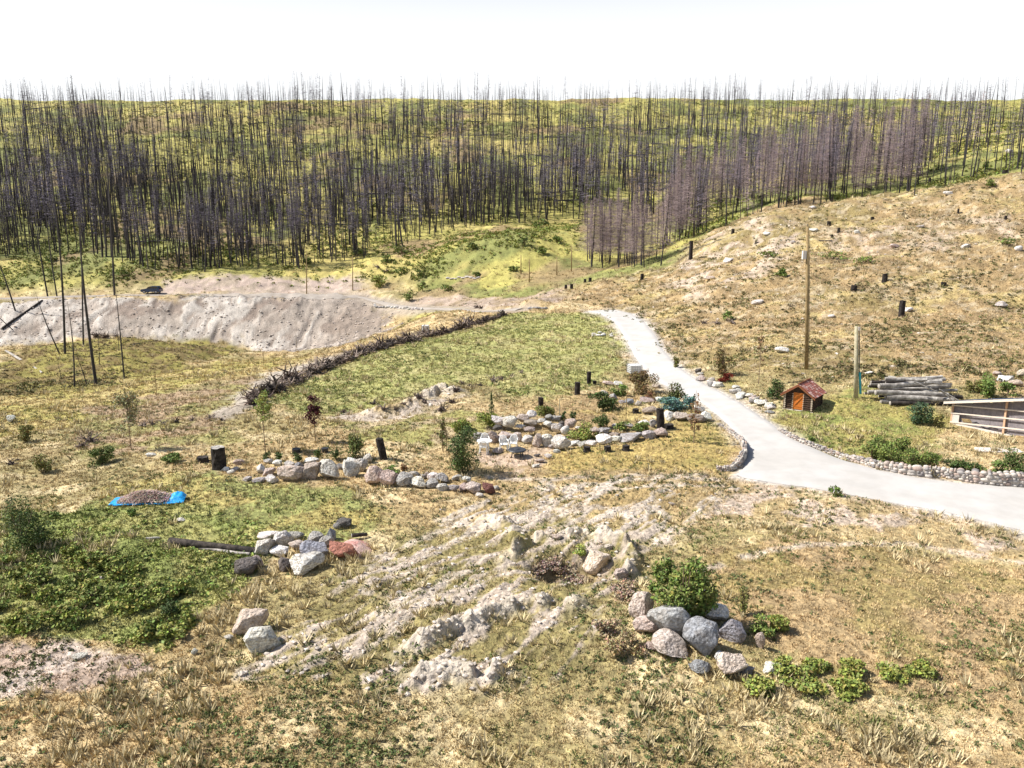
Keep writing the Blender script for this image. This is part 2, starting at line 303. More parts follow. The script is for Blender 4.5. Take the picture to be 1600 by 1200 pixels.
class MB:
    def __init__(s): s.V = []; s.F = {3: [], 4: []}; s.C = []; s.n = 0
    def add(s, V, Fc, col=None):
        V = np.asarray(V, float)
        for f in Fc:
            f = np.asarray(f)
            if len(f): s.F[f.shape[1]].append(f+s.n)
        s.V.append(V); s.n += len(V)
        s.C.append(np.broadcast_to(np.asarray(col if col is not None else (.5, .5, .5), float), (len(V), 3)))
        return s
    def box(s, cx, cy, cz, sx_, sy_, sz_, rz=0, M_=None, col=None):
        v = np.array([(x, y, z) for x in (-.5, .5) for y in (-.5, .5) for z in (-.5, .5)])*[sx_, sy_, sz_]
        if rz: q = np.array([[math.cos(rz), -math.sin(rz), 0], [math.sin(rz), math.cos(rz), 0], [0, 0, 1]]); v = v@q.T
        v = v+[cx, cy, cz]
        if M_ is not None: v = v@np.array(M_.to_3x3()).T+np.array(M_.translation)
        return s.add(v, [np.array([(0, 1, 3, 2), (4, 6, 7, 5), (0, 4, 5, 1), (2, 3, 7, 6), (0, 2, 6, 4), (1, 5, 7, 3)])], col)
    def tube(s, pts, rad, n=6, cap=True, col=None, jit=0):
        pts = [Vector(p) for p in pts]; V = []; m = len(pts)
        for i, p in enumerate(pts):
            d = (pts[min(i+1, m-1)]-pts[max(i-1, 0)]).normalized()
            a = d.orthogonal().normalized() if i == 0 else (a-d*a.dot(d)).normalized()
            b = d.cross(a); r = rad[i] if hasattr(rad, '__len__') else rad
            for k in range(n):
                t = 2*math.pi*k/n; rr = r*(1+(random.uniform(-jit, jit) if jit else 0)); V.append(p+(a*math.cos(t)+b*math.sin(t))*rr)
        Q = [(i*n+k, i*n+(k+1) % n, (i+1)*n+(k+1) % n, (i+1)*n+k) for i in range(m-1) for k in range(n)]; T = []
        if cap:
            V += [pts[0], pts[-1]]; e = m*n
            T = [(e, (k+1) % n, k) for k in range(n)]+[(e+1, (m-1)*n+k, (m-1)*n+(k+1) % n) for k in range(n)]
        return s.add([tuple(v) for v in V], [np.array(Q, int).reshape(-1, 4), np.array(T, int).reshape(-1, 3)], col)
    def prism(s, prof, y0, y1, col=None):
        """profile in x,z (counter-clockwise) extruded along y"""
        n = len(prof); V = [(x, y0, z) for x, z in prof]+[(x, y1, z) for x, z in prof]
        Q = [(i, (i+1) % n, n+(i+1) % n, n+i) for i in range(n)]
        V += [(sum(p[0] for p in prof)/n, y0, sum(p[1] for p in prof)/n), (sum(p[0] for p in prof)/n, y1, sum(p[1] for p in prof)/n)]
        T = [(2*n, (i+1) % n, i) for i in range(n)]+[(2*n+1, n+i, n+(i+1) % n) for i in range(n)]
        return s.add(V, [np.array(Q), np.array(T)], col)
    def mesh(s, name, smooth=False):
        F_ = [np.concatenate(v) for v in s.F.values() if v]
        return mk_mesh(name, np.concatenate(s.V), F_, np.concatenate(s.C), smooth)
    def build(s, name, mat, parent=None, smooth=False):
        return obj(name, s.mesh(name, smooth), mat, parent)
def obj(name, me, mat=None, parent=None, loc=None):
    o = bpy.data.objects.new(name, me); COL.objects.link(o)
    if mat and not me.materials: me.materials.append(mat)
    if parent: o.parent = parent
    if loc is not None: o.location = loc
    return o
def tag(o, label=None, cat=None, group=None, kind=None):
    if label: o['label'] = label
    if cat: o['category'] = cat
    if group: o['group'] = group
    if kind: o['kind'] = kind
    return o
def empty(name, loc, rz=0, label=None, cat=None, group=None):
    o = bpy.data.objects.new(name, None); COL.objects.link(o); o.location = loc; o.rotation_euler = (0, 0, rz); o.empty_display_size = .3
    return tag(o, label, cat, group)
def copy_tree(o, parent=None):
    q = o.copy(); COL.objects.link(q); q.parent = parent
    for ch in list(o.children): copy_tree(ch, q)
    return q

# ------------------------------------------------------------------ materials
def material(name, base=None, attr=False, objcol=False, rough=.9, nscale=6, namp=.3, bump=.3, bscale=None, bdist=.03, base2=None, spec=.2, metal=0, wave=None):
    m = bpy.data.materials.new(name); m.use_nodes = True; nt = m.node_tree; N = nt.nodes; L = nt.links
    b = N['Principled BSDF']; b.inputs['Roughness'].default_value = rough; b.inputs['Specular IOR Level'].default_value = spec; b.inputs['Metallic'].default_value = metal
    tc = N.new('ShaderNodeTexCoord'); nz = N.new('ShaderNodeTexNoise'); nz.inputs['Scale'].default_value = nscale; nz.inputs['Detail'].default_value = 6; nz.inputs['Roughness'].default_value = .65
    L.new(tc.outputs['Object'], nz.inputs['Vector'])
    if attr: a = N.new('ShaderNodeAttribute'); a.attribute_name = 'Col'; src = a.outputs['Color']
    elif objcol: a = N.new('ShaderNodeObjectInfo'); src = a.outputs['Color']
    else: a = N.new('ShaderNodeRGB'); a.outputs[0].default_value = (*base, 1); src = a.outputs[0]
    if base2 is not None:
        r = N.new('ShaderNodeValToRGB'); r.color_ramp.elements[0].position = .42; r.color_ramp.elements[1].position = .58
        r.color_ramp.elements[0].color = (*(base if base else (1, 1, 1)), 1); r.color_ramp.elements[1].color = (*base2, 1); L.new(nz.outputs['Fac'], r.inputs[0])
        if base: src = r.outputs[0]
        else:
            mm = N.new('ShaderNodeMix'); mm.data_type = 'RGBA'; mm.blend_type = 'MULTIPLY'; mm.inputs[0].default_value = 1
            L.new(src, mm.inputs[6]); L.new(r.outputs[0], mm.inputs[7]); src = mm.outputs[2]
    nz2 = N.new('ShaderNodeTexNoise'); nz2.inputs['Scale'].default_value = nscale*3.1; nz2.inputs['Detail'].default_value = 5; L.new(tc.outputs['Object'], nz2.inputs['Vector'])
    mr = N.new('ShaderNodeMapRange'); mr.inputs[1].default_value = .3; mr.inputs[2].default_value = .7; mr.inputs[3].default_value = 1-namp; mr.inputs[4].default_value = 1+namp; L.new(nz2.outputs['Fac'], mr.inputs[0])
    mu = N.new('ShaderNodeVectorMath'); mu.operation = 'SCALE'; L.new(src, mu.inputs[0]); L.new(mr.outputs[0], mu.inputs['Scale']); L.new(mu.outputs[0], b.inputs['Base Color'])
    if bump:
        bn = N.new('ShaderNodeTexNoise'); bn.inputs['Scale'].default_value = bscale or nscale*2; bn.inputs['Detail'].default_value = 8; L.new(tc.outputs['Object'], bn.inputs['Vector'])
        bp = N.new('ShaderNodeBump'); bp.inputs['Strength'].default_value = bump; bp.inputs['Distance'].default_value = bdist
        L.new(bn.outputs['Fac'], bp.inputs['Height']); L.new(bp.outputs[0], b.inputs['Normal'])
    return m
MT = dict(
 ground=material('ground', attr=True, nscale=1.6, namp=.38, bump=1.0, bscale=4.5, bdist=.16),
 road=material('gravel_drive', (.47,.455,.435), nscale=.35, namp=.06, bump=.35, bscale=9, bdist=.03, base2=(.44,.42,.395)),
 far_gravel=material('far_gravel', (.37,.33,.29), nscale=.35, namp=.1, bump=.3, base2=(.32,.28,.24)),
 rock=material('rock', objcol=True, nscale=2.6, namp=.42, bump=1.0, bscale=5, bdist=.14, base2=(.70,.66,.62)),
 leaf=material('leaf', attr=True, nscale=5, namp=.15, bump=0, rough=.75, spec=.25),
 char=material('charred_wood', (.018,.015,.014), nscale=3, namp=.5, bump=.8, bscale=9, bdist=.05, base2=(.045,.038,.034)),
 burnt=material('burnt_bark', (.03,.028,.03), nscale=1.2, namp=.4, bump=.4, base2=(.10,.092,.09)),
 twig=material('burnt_twigs', attr=True, nscale=1.0, namp=.25, bump=0),
 root=material('weathered_root', attr=True, nscale=5, namp=.4, bump=.5),
 wood=material('wood', (.33,.22,.12), nscale=8, namp=.25, bump=.4, base2=(.24,.155,.08)),
 pole=material('pole_wood', (.30,.22,.11), nscale=3, namp=.25, bump=.4, base2=(.22,.16,.08)),
 palepole=material('pale_pole_wood', (.42,.38,.27), nscale=3, namp=.2, bump=.4, base2=(.34,.31,.2)),
 bark=material('young_bark', (.22,.16,.11), nscale=9, namp=.3, bump=.3),
 white=material('white_plastic', (.78,.79,.78), nscale=4, namp=.05, bump=.05, rough=.5, spec=.4),
 blackp=material('black_metal', (.03,.032,.038), nscale=6, namp=.2, bump=.1, rough=.5, spec=.4),
 tarp=material('blue_tarp', (.015,.32,.72), nscale=5, namp=.2, bump=.6, bscale=4, bdist=.1, rough=.5, spec=.4),
 straw=material('straw', attr=True, nscale=6, namp=.2, bump=0),
 orange=material('orange_stained_door', (.50,.16,.03), nscale=7, namp=.18, bump=.3, rough=.6),
 logw=material('dark_log', (.045,.028,.02), nscale=6, namp=.4, bump=.6, base2=(.07,.042,.028)),
 logend=material('pale_log_end', (.42,.35,.27), nscale=9, namp=.2, bump=.3),
 shingle=material('red_shingle', attr=True, nscale=9, namp=.3, bump=.4),
 trim=material('brown_trim', (.22,.085,.04), nscale=7, namp=.2, bump=.3),
 silver=material('silvered_log', (.48,.45,.41), nscale=2.2, namp=.25, bump=.6, base2=(.22,.20,.18)),
 blacklog=material('black_log', (.02,.017,.016), nscale=3.2, namp=.4, bump=.6, base2=(.07,.058,.05)),
 roofb=material('slate_blue_roof', (.06,.085,.15), nscale=2, namp=.2, bump=.15, rough=.5, spec=.4),
 beam=material('pale_painted_beam', (.70,.62,.53), nscale=6, namp=.1, bump=.15),
 post=material('raw_timber_post', (.62,.40,.26), nscale=8, namp=.15, bump=.2),
 panel=material('grey_sheet', (.20,.18,.19), nscale=2.5, namp=.15, bump=.15, base2=(.25,.225,.23)),
 conc=material('pale_concrete', (.62,.57,.52), nscale=5, namp=.12, bump=.3),
 teal=material('teal_pipe', (.05,.36,.42), nscale=5, namp=.1, bump=.05, rough=.5),
 car=material('dark_blue_paint', (.012,.035,.09), nscale=2, namp=.05, bump=0, rough=.25, spec=.6),
 glass=material('dark_glass', (.01,.012,.015), nscale=2, namp=.05, bump=0, rough=.08, spec=.8),
 tyre=material('tyre', (.015,.015,.016), nscale=9, namp=.2, bump=.2), rim=material('rim', (.35,.35,.37), nscale=4, namp=.1, bump=0, rough=.35, metal=.7),
 lamp_w=material('headlight_lens', (.7,.72,.74), nscale=3, namp=.05, bump=0, rough=.2), lamp_r=material('red_lens', (.4,.01,.01), nscale=3, namp=.05, bump=0, rough=.2),
 mortar=material('mortar', (.46,.41,.35), nscale=8, namp=.2, bump=.5),
 stones=material('wall_stones', attr=True, nscale=7, namp=.25, bump=.6, bdist=.03),
 redgravel=material('red_gravel', attr=True, nscale=6, namp=.25, bump=.8, bscale=14, bdist=.05),
)

# ------------------------------------------------------------------ the land
nU, nY = XX.shape
idx = np.arange(nU*nY).reshape(nU, nY)
Q = np.stack([idx[:-1, :-1], idx[1:, :-1], idx[1:, 1:], idx[:-1, 1:]], -1).reshape(-1, 4)
land = obj('ground', mk_mesh('ground', np.stack([XX, YY, Zw], -1).reshape(-1, 3), [Q], C0.reshape(-1, 3), True), MT['ground'])
tag(land, kind='structure')
# apron of land behind the first row, so that nothing is hollow from another step
mb = MB(); mb.add([(-400, -200, CZ-15), (400, -200, CZ-15), (400, 4.2, CZ-14.42), (-400, 4.2, CZ-14.42)], [np.array([[0, 1, 2, 3]])], (.40, .31, .16))
tag(mb.build('near_ground', MT['ground']), kind='structure')
def resample(W, n):
    W = np.array([(w.x, w.y) for w in W]); s = np.concatenate([[0], np.cumsum(np.hypot(*np.diff(W, axis=0).T))]); t = np.linspace(0, s[-1], n)
    return np.stack([np.interp(t, s, W[:, 0]), np.interp(t, s, W[:, 1])], 1)
def strip(name, A, B, m=8, lift=.05, mat=None):
    V = []; n = len(A)
    for k in range(m+1):
        t = k/m; p = A*(1-t)+B*t
        z = gsample(G, p[:, 0]/p[:, 1], np.log(p[:, 1]))+CZ+lift-(.10 if k in (0, m) else 0)
        V.append(np.stack([p[:, 0], p[:, 1], z], 1))
    V = np.concatenate(V); Qs = [(k*n+i, (k+1)*n+i, (k+1)*n+i+1, k*n+i+1) for k in range(m) for i in range(n-1)]
    o = obj(name, mk_mesh(name, V, [np.array(Qs)], None, True), mat); return tag(o, kind='structure')
def pairs(L_, R_, per=14):
    A, B = [], []
    a = [P(*p) for p in L_]; b = [P(*p) for p in R_]
    for i in range(len(a)-1):
        for k in range(per):
            t = k/per; A.append(a[i].lerp(a[i+1], t)[:2]); B.append(b[i].lerp(b[i+1], t)[:2])
    A = np.array(A); B = np.array(B)
    def sm(q):
        k = np.hanning(17); k /= k.sum(); p = np.pad(q, ((8, 8), (0, 0)), mode='edge'); o_ = np.stack([np.convolve(p[:, j], k, 'valid') for j in (0, 1)], 1); o_[0] = q[0]; return o_
    wob = (fbm(np.arange(len(A))/5, np.zeros(len(A)), 5, 3)-.5)*.2; A = sm(A); B = sm(B); d = B-A; d /= np.linalg.norm(d, axis=1)[:, None]+1e-9
    return A+d*wob[:, None], B-d*wob[::-1][:, None]
A, B = pairs(road_L, road_R); strip('driveway', A, B, 12, .11, MT['road'])
def strip_c(name, pts, w):
    p = resample([P(*q) for q in pts], 160); d = np.gradient(p, axis=0); d /= np.linalg.norm(d, axis=1)[:, None]; nn = np.stack([-d[:, 1], d[:, 0]], 1)
    ww = w*(1+.25*(fbm(np.arange(160)/6, np.zeros(160), 9, 3)-.5))[:, None]
    strip(name, p+nn*ww/2, p-nn*ww/2, 4, .14, MT['far_gravel'])
strip_c('far_road', far_road, 4.6); strip_c('far_track', far_road2, 1.8)

# ------------------------------------------------------------------ builders
def jitter(c_, a=.15): k = 1+random.uniform(-a, a); return tuple(max(0, v*k*(1+random.uniform(-a/3, a/3))) for v in c_)
def rot_to(n):  # random frame
    n = n/np.linalg.norm(n, axis=1)[:, None]; t = RNG.normal(size=n.shape); t -= (t*n).sum(1)[:, None]*n; t /= np.linalg.norm(t, axis=1)[:, None]
    return n, t, np.cross(n, t)
def leaves(mb, P_, size, cols_, n=None, up=.35, aspect=.6):
    """leaf-sized diamonds at points P_ (n,3)"""
    k = len(P_); nn = RNG.normal(size=(k, 3)); nn[:, 2] = np.abs(nn[:, 2])+up
    nn, t, b = rot_to(nn); s = size*(.6+.8*RNG.random(k))[:, None]
    V = np.stack([P_-t*s, P_+b*s*aspect, P_+t*s, P_-b*s*aspect], 1).reshape(-1, 3)
    Fq = np.arange(4*k).reshape(-1, 4); cc = np.asarray(cols_)
    if cc.ndim == 1: cc = cc[None, :]*np.ones((k, 1))
    cc = cc*(.7+.6*RNG.random((k, 1)))*(1+.12*RNG.normal(size=(k, 3))); cc = np.clip(cc, .004, .9)
    mb.add(V, [Fq], np.repeat(cc, 4, axis=0)); return mb
def blob_points(n, w, h, lumps=9, flat=1.0, base=.1):
    """points spread through an uneven crown w wide, h tall, standing on z=0"""
    cs = []; 
    for i in range(lumps):
        a = random.uniform(0, 2*math.pi); r = random.uniform(0, .62)**.8*w/2; z = h*random.uniform(.13, .78)*(1-.35*(2*r/w)**2)
        cs.append((r*math.cos(a), r*math.sin(a), z, w*random.uniform(.16, .27), h*random.uniform(.14, .25)))
    cs = np.array(cs); j = RNG.integers(0, lumps, n); d = RNG.normal(size=(n, 3)); d /= np.linalg.norm(d, axis=1)[:, None]
    rr = RNG.random(n)**.33*(.75+.35*RNG.random(n)); p = cs[j, :3]+d*rr[:, None]*np.stack([cs[j, 3], cs[j, 3], cs[j, 4]], 1)
    p[:, 2] = np.clip(p[:, 2], .02*h, None); return p
def stems(mb, w, h, n, r, col, lean=.5):
    for i in range(n):
        a = random.uniform(0, 6.28); q = random.uniform(.1, lean)*w/2
        mb.tube([(0, 0, -.15), (q*.4*math.cos(a), q*.4*math.sin(a), h*.35), (q*math.cos(a), q*math.sin(a), h*random.uniform(.65, .95))], [r, r*.7, r*.25], 5, True, col)
LEAFC = dict(dark=(.045,.07,.022), green=(.115,.16,.042), bright=(.24,.28,.07), olive=(.12,.115,.035), yellow=(.25,.25,.06), teal=(.13,.23,.20), red=(.20,.035,.02), wine=(.075,.02,.022),
             brown=(.20,.12,.06), bluegreen=(.06,.11,.07), dry=(.36,.28,.15), purple=(.36,.27,.235), pale=(.26,.24,.13))
def bush(px, py, wpx, hpx, colr, label, cat='shrub', name='shrub', group=None, leaf=None, n=None, col2=None, lumps=10):
    v = P(px, py); s = mpp(v); w, h = wpx*s, hpx*s/math.cos(.22)
    t = empty(name, v, random.uniform(0, 6), label, cat, group)
    L = leaf or max(.045, 1.5*s); cnt = n or int(min(5200, max(220, 2.6*w*max(w, h)/(L*L)*.9)))
    mb = MB(); p = blob_points(cnt, w*1.12, h*1.12, lumps); base = np.array(LEAFC[colr]); cc = np.tile(base, (cnt, 1))
    patch = vnoise(p[:, 0]/(w*.22)+px, p[:, 1]/(w*.22)+p[:, 2]/(h*.3), 5)
    other = np.array(LEAFC[col2]) if col2 else base*1.9
    cc = cc*(1-patch[:, None]*.8)+other*patch[:, None]*.8
    leaves(mb, p, L, cc); mb.build('foliage', MT['leaf'], t)
    ms = MB(); stems(ms, w, h, 5, max(.012, w*.018), (0, 0, 0)); ms.build('stem', MT['bark'], t)
    return t
def conifer(px, py, wpx, hpx, colr, label, group=None, col2=None):
    v = P(px, py); s = mpp(v); w, h = wpx*s, hpx*s
    t = empty('young_conifer', v, 0, label, 'conifer', group); mb = MB()
    n = 900; z = RNG.random(n)**1.3; r = (1-z)*(.55+.5*RNG.random(n))*w/2*(.8+.4*np.sin(z*38)); a = RNG.random(n)*6.28
    p = np.stack([r*np.cos(a), r*np.sin(a), h*(.06+.94*z)], 1); b = np.array(LEAFC[colr]); b2 = np.array(LEAFC[col2]) if col2 else b*1.7
    q = vnoise(z*6+px, a, 3)[:, None]; leaves(mb, p, max(.05, s*1.3), b*(1-q)+b2*q, aspect=.35); mb.build('foliage', MT['leaf'], t)
    MB().tube([(0, 0, -.2), (0, 0, h*.95)], [w*.06, .01], 6).build('trunk', MT['bark'], t); return t
def sapling(px, py, hpx, crown_h, crown_w, colr, label, dens=260, stake=False):
    dens = int(dens*2.2)
    v = P(px, py); s = mpp(v); h = hpx*s; cw = crown_w*s; ch = crown_h*s
    t = empty('sapling', v, 0, label, 'young tree', 'saplings planted about the slope')
    mb = MB(); k = random.uniform(-.04, .04); mb.tube([(0, 0, -.2), (k, 0, h*.5), (0, 0, h)], [.035, .026, .008], 6)
    tips = []
    for i in range(16):
        z0 = h-ch*random.uniform(.15, 1); a = random.uniform(0, 6.28); L = cw/2*random.uniform(.5, 1)*(1-.5*(z0-h+ch)/ch); e = Vector((L*math.cos(a), L*math.sin(a), z0+L*.8))
        mb.tube([(0, 0, z0), e*.6+Vector((0, 0, z0*.4)), e], [.014, .009, .004], 4); tips.append(e)
    mb.build('trunk', MT['bark'], t)
    ml = MB(); tp = np.array([tuple(e) for e in tips]); j = RNG.integers(0, len(tp), dens); q = RNG.random(dens)[:, None]
    p = tp[j]*(1-q*.5)+np.array([0, 0, 1])*(tp[j][:, 2:3])*q*.5*1+RNG.normal(size=(dens, 3))*cw*.10; leaves(ml, p, max(.05, s*1.7), np.array(LEAFC[colr])); ml.build('foliage', MT['leaf'], t)
    if stake: MB().tube([(.22, 0, -.2), (.22, 0, h*.6)], .022, 6).build('stake', MT['pole'], t)
    return t

# boulders: a set of worn, cut shapes, each boulder an object with its own turn, size and tint
_b = {}
def ico(sub):
    if sub in _b: return _b[sub]
    import bmesh
    bm = bmesh.new(); bmesh.ops.create_icosphere(bm, subdivisions=sub, radius=1); V = np.array([v.co[:] for v in bm.verts]); Fc = np.array([[v.index for v in f.verts] for f in bm.faces]); bm.free()
    _b[sub] = (V, Fc); return _b[sub]
def boulder_mesh(seed, sub, cuts=7, rough=.16, fine=.05):
    V, Fc = ico(sub); V = V.copy(); r = np.random.default_rng(seed)
    for i in range(cuts):
        n = r.normal(size=3); n /= np.linalg.norm(n); d = .5+.3*r.random(); e = V@n-d; V -= np.where(e > 0, e*.97, 0)[:, None]*n
    for sc, am in ((1.3, rough), (3.1, rough*.4), (7, fine)):
        k = vnoise(V[:, 0]*sc+seed*3.1+V[:, 2]*sc*.7, V[:, 1]*sc+V[:, 2]*sc*1.3, seed)-.5; V *= (1+k*am*2)[:, None]
    m = np.abs(V).max(0); V /= m; me = mk_mesh('boulder', V, [Fc], None, seed % 3 != 0); me.materials.append(MT['rock']); return me
BM = [boulder_mesh(100+i, 4, cuts=[9, 13, 19][i % 3], rough=.08, fine=.03) for i in range(12)]
BMS = [boulder_mesh(200+i, 2, cuts=[3, 6][i % 2], fine=.03) for i in range(8)]
TINT = dict(white=(.76,.74,.70), pale=(.62,.59,.55), grey=(.40,.385,.375), bluegrey=(.30,.31,.34), pink=(.54,.45,.40), brown=(.38,.315,.28), dark=(.145,.13,.125), red=(.36,.16,.12), clay=(.60,.52,.43), maroon=(.17,.085,.075))
def boulder(px, py, w, h, tint, label, group=None, name='boulder', cat='boulder', sink=.25, depth=.85, lift=0):
    v = P(px, py); s = mpp(v); big = w > 26; me = random.choice(BM if w > 11 else BMS)
    o = bpy.data.objects.new(name, me); COL.objects.link(o)
    W = w*s*1.28; Hh = h*s*1.28; D = W*depth*random.uniform(.85, 1.1)
    vis_h = max(Hh*.6, Hh-.12*D)       # part of the seen height is the top face
    o.scale = (W/2*1.06, D/2, vis_h/2*1.12); o.rotation_euler = (random.uniform(-.12, .12), random.uniform(-.12, .12), random.choice((0, math.pi))+random.uniform(-.25, .25))
    o.location = (v.x, v.y+D*.30, v.z+vis_h*(.5-sink*.4)+lift); c_ = jitter(TINT[tint], .1); o.color = (*c_, 1)
    return tag(o, label, cat, group)
ORD = ['first','second','third','fourth','fifth','sixth','seventh','eighth','ninth','tenth','eleventh','twelfth','thirteenth','fourteenth','fifteenth','sixteenth','seventeenth','eighteenth','nineteenth','twentieth']
def ordn(i):
    if i < 20: return ORD[i]
    t = {2: 'twenty', 3: 'thirty', 4: 'forty', 5: 'fifty'}[(i+1)//10]; return t+('-'+ORD[(i+1) % 10-1] if (i+1) % 10 else 'th')
WORDS = dict(white='whitish', pale='pale grey', grey='grey', bluegrey='blue-grey', pink='pinkish grey', brown='brown', dark='dark', red='rusty red', clay='clay coloured', maroon='maroon')
def row(items, where, group, **kw):
    items = sorted(items, key=lambda q: q[0])
    for i, q in enumerate(items):
        big = 'large ' if q[2] >= 24 else ('small ' if q[2] <= 12 else '')
        boulder(*q, f"{big}{WORDS[q[4]]} boulder, {ordn(i)} from left in {where}", group, **kw)

row([(385,752,12,7,'pale'),(402,755,20,9,'grey'),(406,740,13,14,'white'),(420,744,17,13,'pink'),(423,757,16,13,'white'),(449,752,37,27,'pink'),(433,728,13,9,'white'),(417,724,12,8,'white'),(452,733,16,11,'pale'),(466,738,14,14,'bluegrey'),(485,750,30,27,'brown'),(505,729,16,9,'pale'),(484,724,20,7,'white'),(516,750,28,28,'pale'),(530,733,14,9,'grey'),(544,745,26,23,'pale'),(549,724,14,8,'white'),(562,737,19,22,'pale'),(575,724,12,14,'pale')],
    'the wall left of the leaning stump', 'boulders of the left terrace wall')
row([(352,738,13,9,'bluegrey'),(360,741,10,7,'white'),(366,737,10,7,'pale'),(373,727,16,9,'brown')], 'the heap beside the widest stump', 'rocks beside the black stump')
row([(585,760,27,28,'pink'),(607,762,26,24,'pink'),(630,762,24,20,'grey'),(653,763,20,17,'white'),(648,748,15,12,'pale'),(660,748,10,7,'grey'),(668,747,11,9,'brown'),(673,764,18,13,'grey'),(678,752,17,13,'pale'),(692,755,20,14,'grey'),(692,767,17,11,'pale'),(707,767,16,10,'grey'),(712,752,16,9,'grey'),(725,769,18,13,'brown'),(730,754,13,9,'white'),(741,772,22,17,'pink'),(749,778,11,8,'white'),(763,772,17,17,'maroon'),(775,766,8,7,'pale')],
    'the wall right of the leaning stump', 'boulders of the middle terrace wall')
row([(763,663,9,6,'pale'),(778,672,20,14,'pale'),(798,674,20,17,'pale'),(816,668,17,14,'pink'),(831,662,14,12,'white'),(847,669,12,7,'pale'),(858,663,10,7,'grey'),(870,664,14,7,'grey')], 'the top course behind the chairs', 'boulders of the patio wall', lift=.35)
row([(776,679,13,8,'dark'),(814,675,14,6,'white'),(831,672,19,11,'brown'),(857,673,12,9,'white'),(869,680,17,14,'pale'),(878,673,10,9,'dark'),(893,673,16,14,'pink'),(883,684,11,12,'white'),(829,682,16,9,'brown')], 'the middle course behind the chairs', 'boulders of the patio wall', lift=.25)
row([(748,690,14,14,'grey'),(768,692,22,19,'brown'),(790,690,23,14,'pink'),(809,690,14,14,'pink'),(823,694,16,12,'pale'),(840,699,13,20,'pink'),(856,697,19,18,'pale'),(862,701,8,7,'grey'),(876,705,24,22,'pale')], 'the bottom course behind the chairs', 'boulders of the patio wall')
row([(870,708,10,6,'white'),(857,717,11,7,'white'),(845,723,14,6,'pink'),(838,731,12,6,'pale')], 'the short line edging the patio', 'flat stones edging the patio')
boulder(840,714,9,5,'dark','small dark stone lying on the patio right of the black table','stones on the patio'); boulder(779,709,14,9,'pale','pale stone lying on the patio between the white table and chairs','stones on the patio')
row([(895,697,18,8,'white'),(910,698,13,8,'pale'),(924,698,18,9,'white'),(943,695,24,13,'white'),(961,691,16,11,'white'),(986,691,34,14,'grey'),(1015,686,22,13,'grey'),(1033,683,20,13,'pink'),(963,682,16,6,'brown')], 'the row ending at the tall stump', 'boulders of the lower garden row')
row([(929,676,18,8,'pink'),(945,678,16,10,'grey'),(982,668,12,7,'pale'),(1007,666,16,9,'white'),(1020,668,10,11,'pale'),(962,668,11,6,'white'),(905,673,12,7,'pale')], 'the row behind the flower bed', 'boulders of the upper garden row')
row([(1018,648,22,12,'brown'),(1047,657,20,13,'white'),(1066,658,20,13,'pink'),(1087,660,28,15,'brown'),(1091,646,16,13,'white'),(1106,659,15,15,'white')], 'the row below the blue-green juniper', 'boulders below the juniper')
row([(967,604,12,8,'white'),(950,602,16,7,'pink'),(944,619,12,8,'pale'),(958,624,12,9,'grey'),(985,633,13,10,'bluegrey'),(998,634,9,8,'pale'),(1013,630,22,9,'brown'),(1031,628,11,7,'white'),(1025,607,12,8,'pink'),(972,632,9,6,'grey')], 'the rockery beside the upper drive', 'rockery stones by the upper drive')
it = []
for i in range(34):
    t = random.random(); px = 1092+118*t+random.gauss(0, 3); py = 588+47*t+random.gauss(0, 4)+4
    it.append((px, py, random.uniform(6, 13), random.uniform(4.5, 8.5), random.choice(['white','pale','pale','pink','grey'])))
it += [(1092,584,9,9,'dark'),(1147,616,12,8,'white'),(1158,622,14,8,'white'),(1190,634,16,9,'white'),(1205,640,14,8,'pale')]
row(it, 'the loose rocks right of the drive', 'loose rocks right of the drive')
row([(410,868,25,24,'pale'),(416,844,28,13,'white'),(422,857,18,14,'grey'),(441,854,25,23,'pale'),(461,845,22,14,'grey'),(437,871,25,16,'white'),(465,860,24,15,'pink'),(490,852,22,17,'grey'),(508,854,20,15,'grey'),(518,845,15,20,'bluegrey'),(538,826,21,15,'dark'),(527,827,11,10,'grey'),(402,887,18,17,'pink'),(492,875,38,26,'bluegrey'),(475,897,44,29,'pale'),(443,893,26,18,'dark'),(533,874,38,25,'red')],
    'the tumbled heap below the red gravel', 'boulders heaped by the red gravel')
boulder(385,898,34,26,'dark','dark angular block at the right end of the long charred log','blocks by the charred log')
boulder(391,993,44,40,'pink','pale pinkish boulder, rear one of the pair on the dry slope','pair of boulders on the slope'); boulder(406,1019,44,36,'pale','pale fissured boulder, front one of the pair on the dry slope','pair of boulders on the slope')
row([(1005,970,32,42,'pink'),(1008,990,38,26,'pink'),(1052,1001,62,54,'grey'),(1102,1026,48,54,'bluegrey'),(1147,1004,38,36,'bluegrey'),(1118,974,34,30,'white'),(1098,934,28,20,'white'),(1055,1028,52,32,'pink'),(1031,1002,12,14,'white'),(1097,1056,26,20,'bluegrey'),(1147,1060,38,34,'clay'),(1127,1036,15,16,'white'),(1190,1014,14,24,'pink'),(1212,1056,26,20,'white'),(1170,1056,18,14,'grey'),(1020,1018,20,12,'pink')],
    'the cluster around the leafy green bush', 'boulders around the leafy bush')
row([(934,893,34,34,'clay'),(972,905,20,18,'pink'),(952,858,14,8,'clay'),(868,842,16,8,'clay')], 'the clods round the sunken pit', 'clay lumps round the pit', sink=.5)
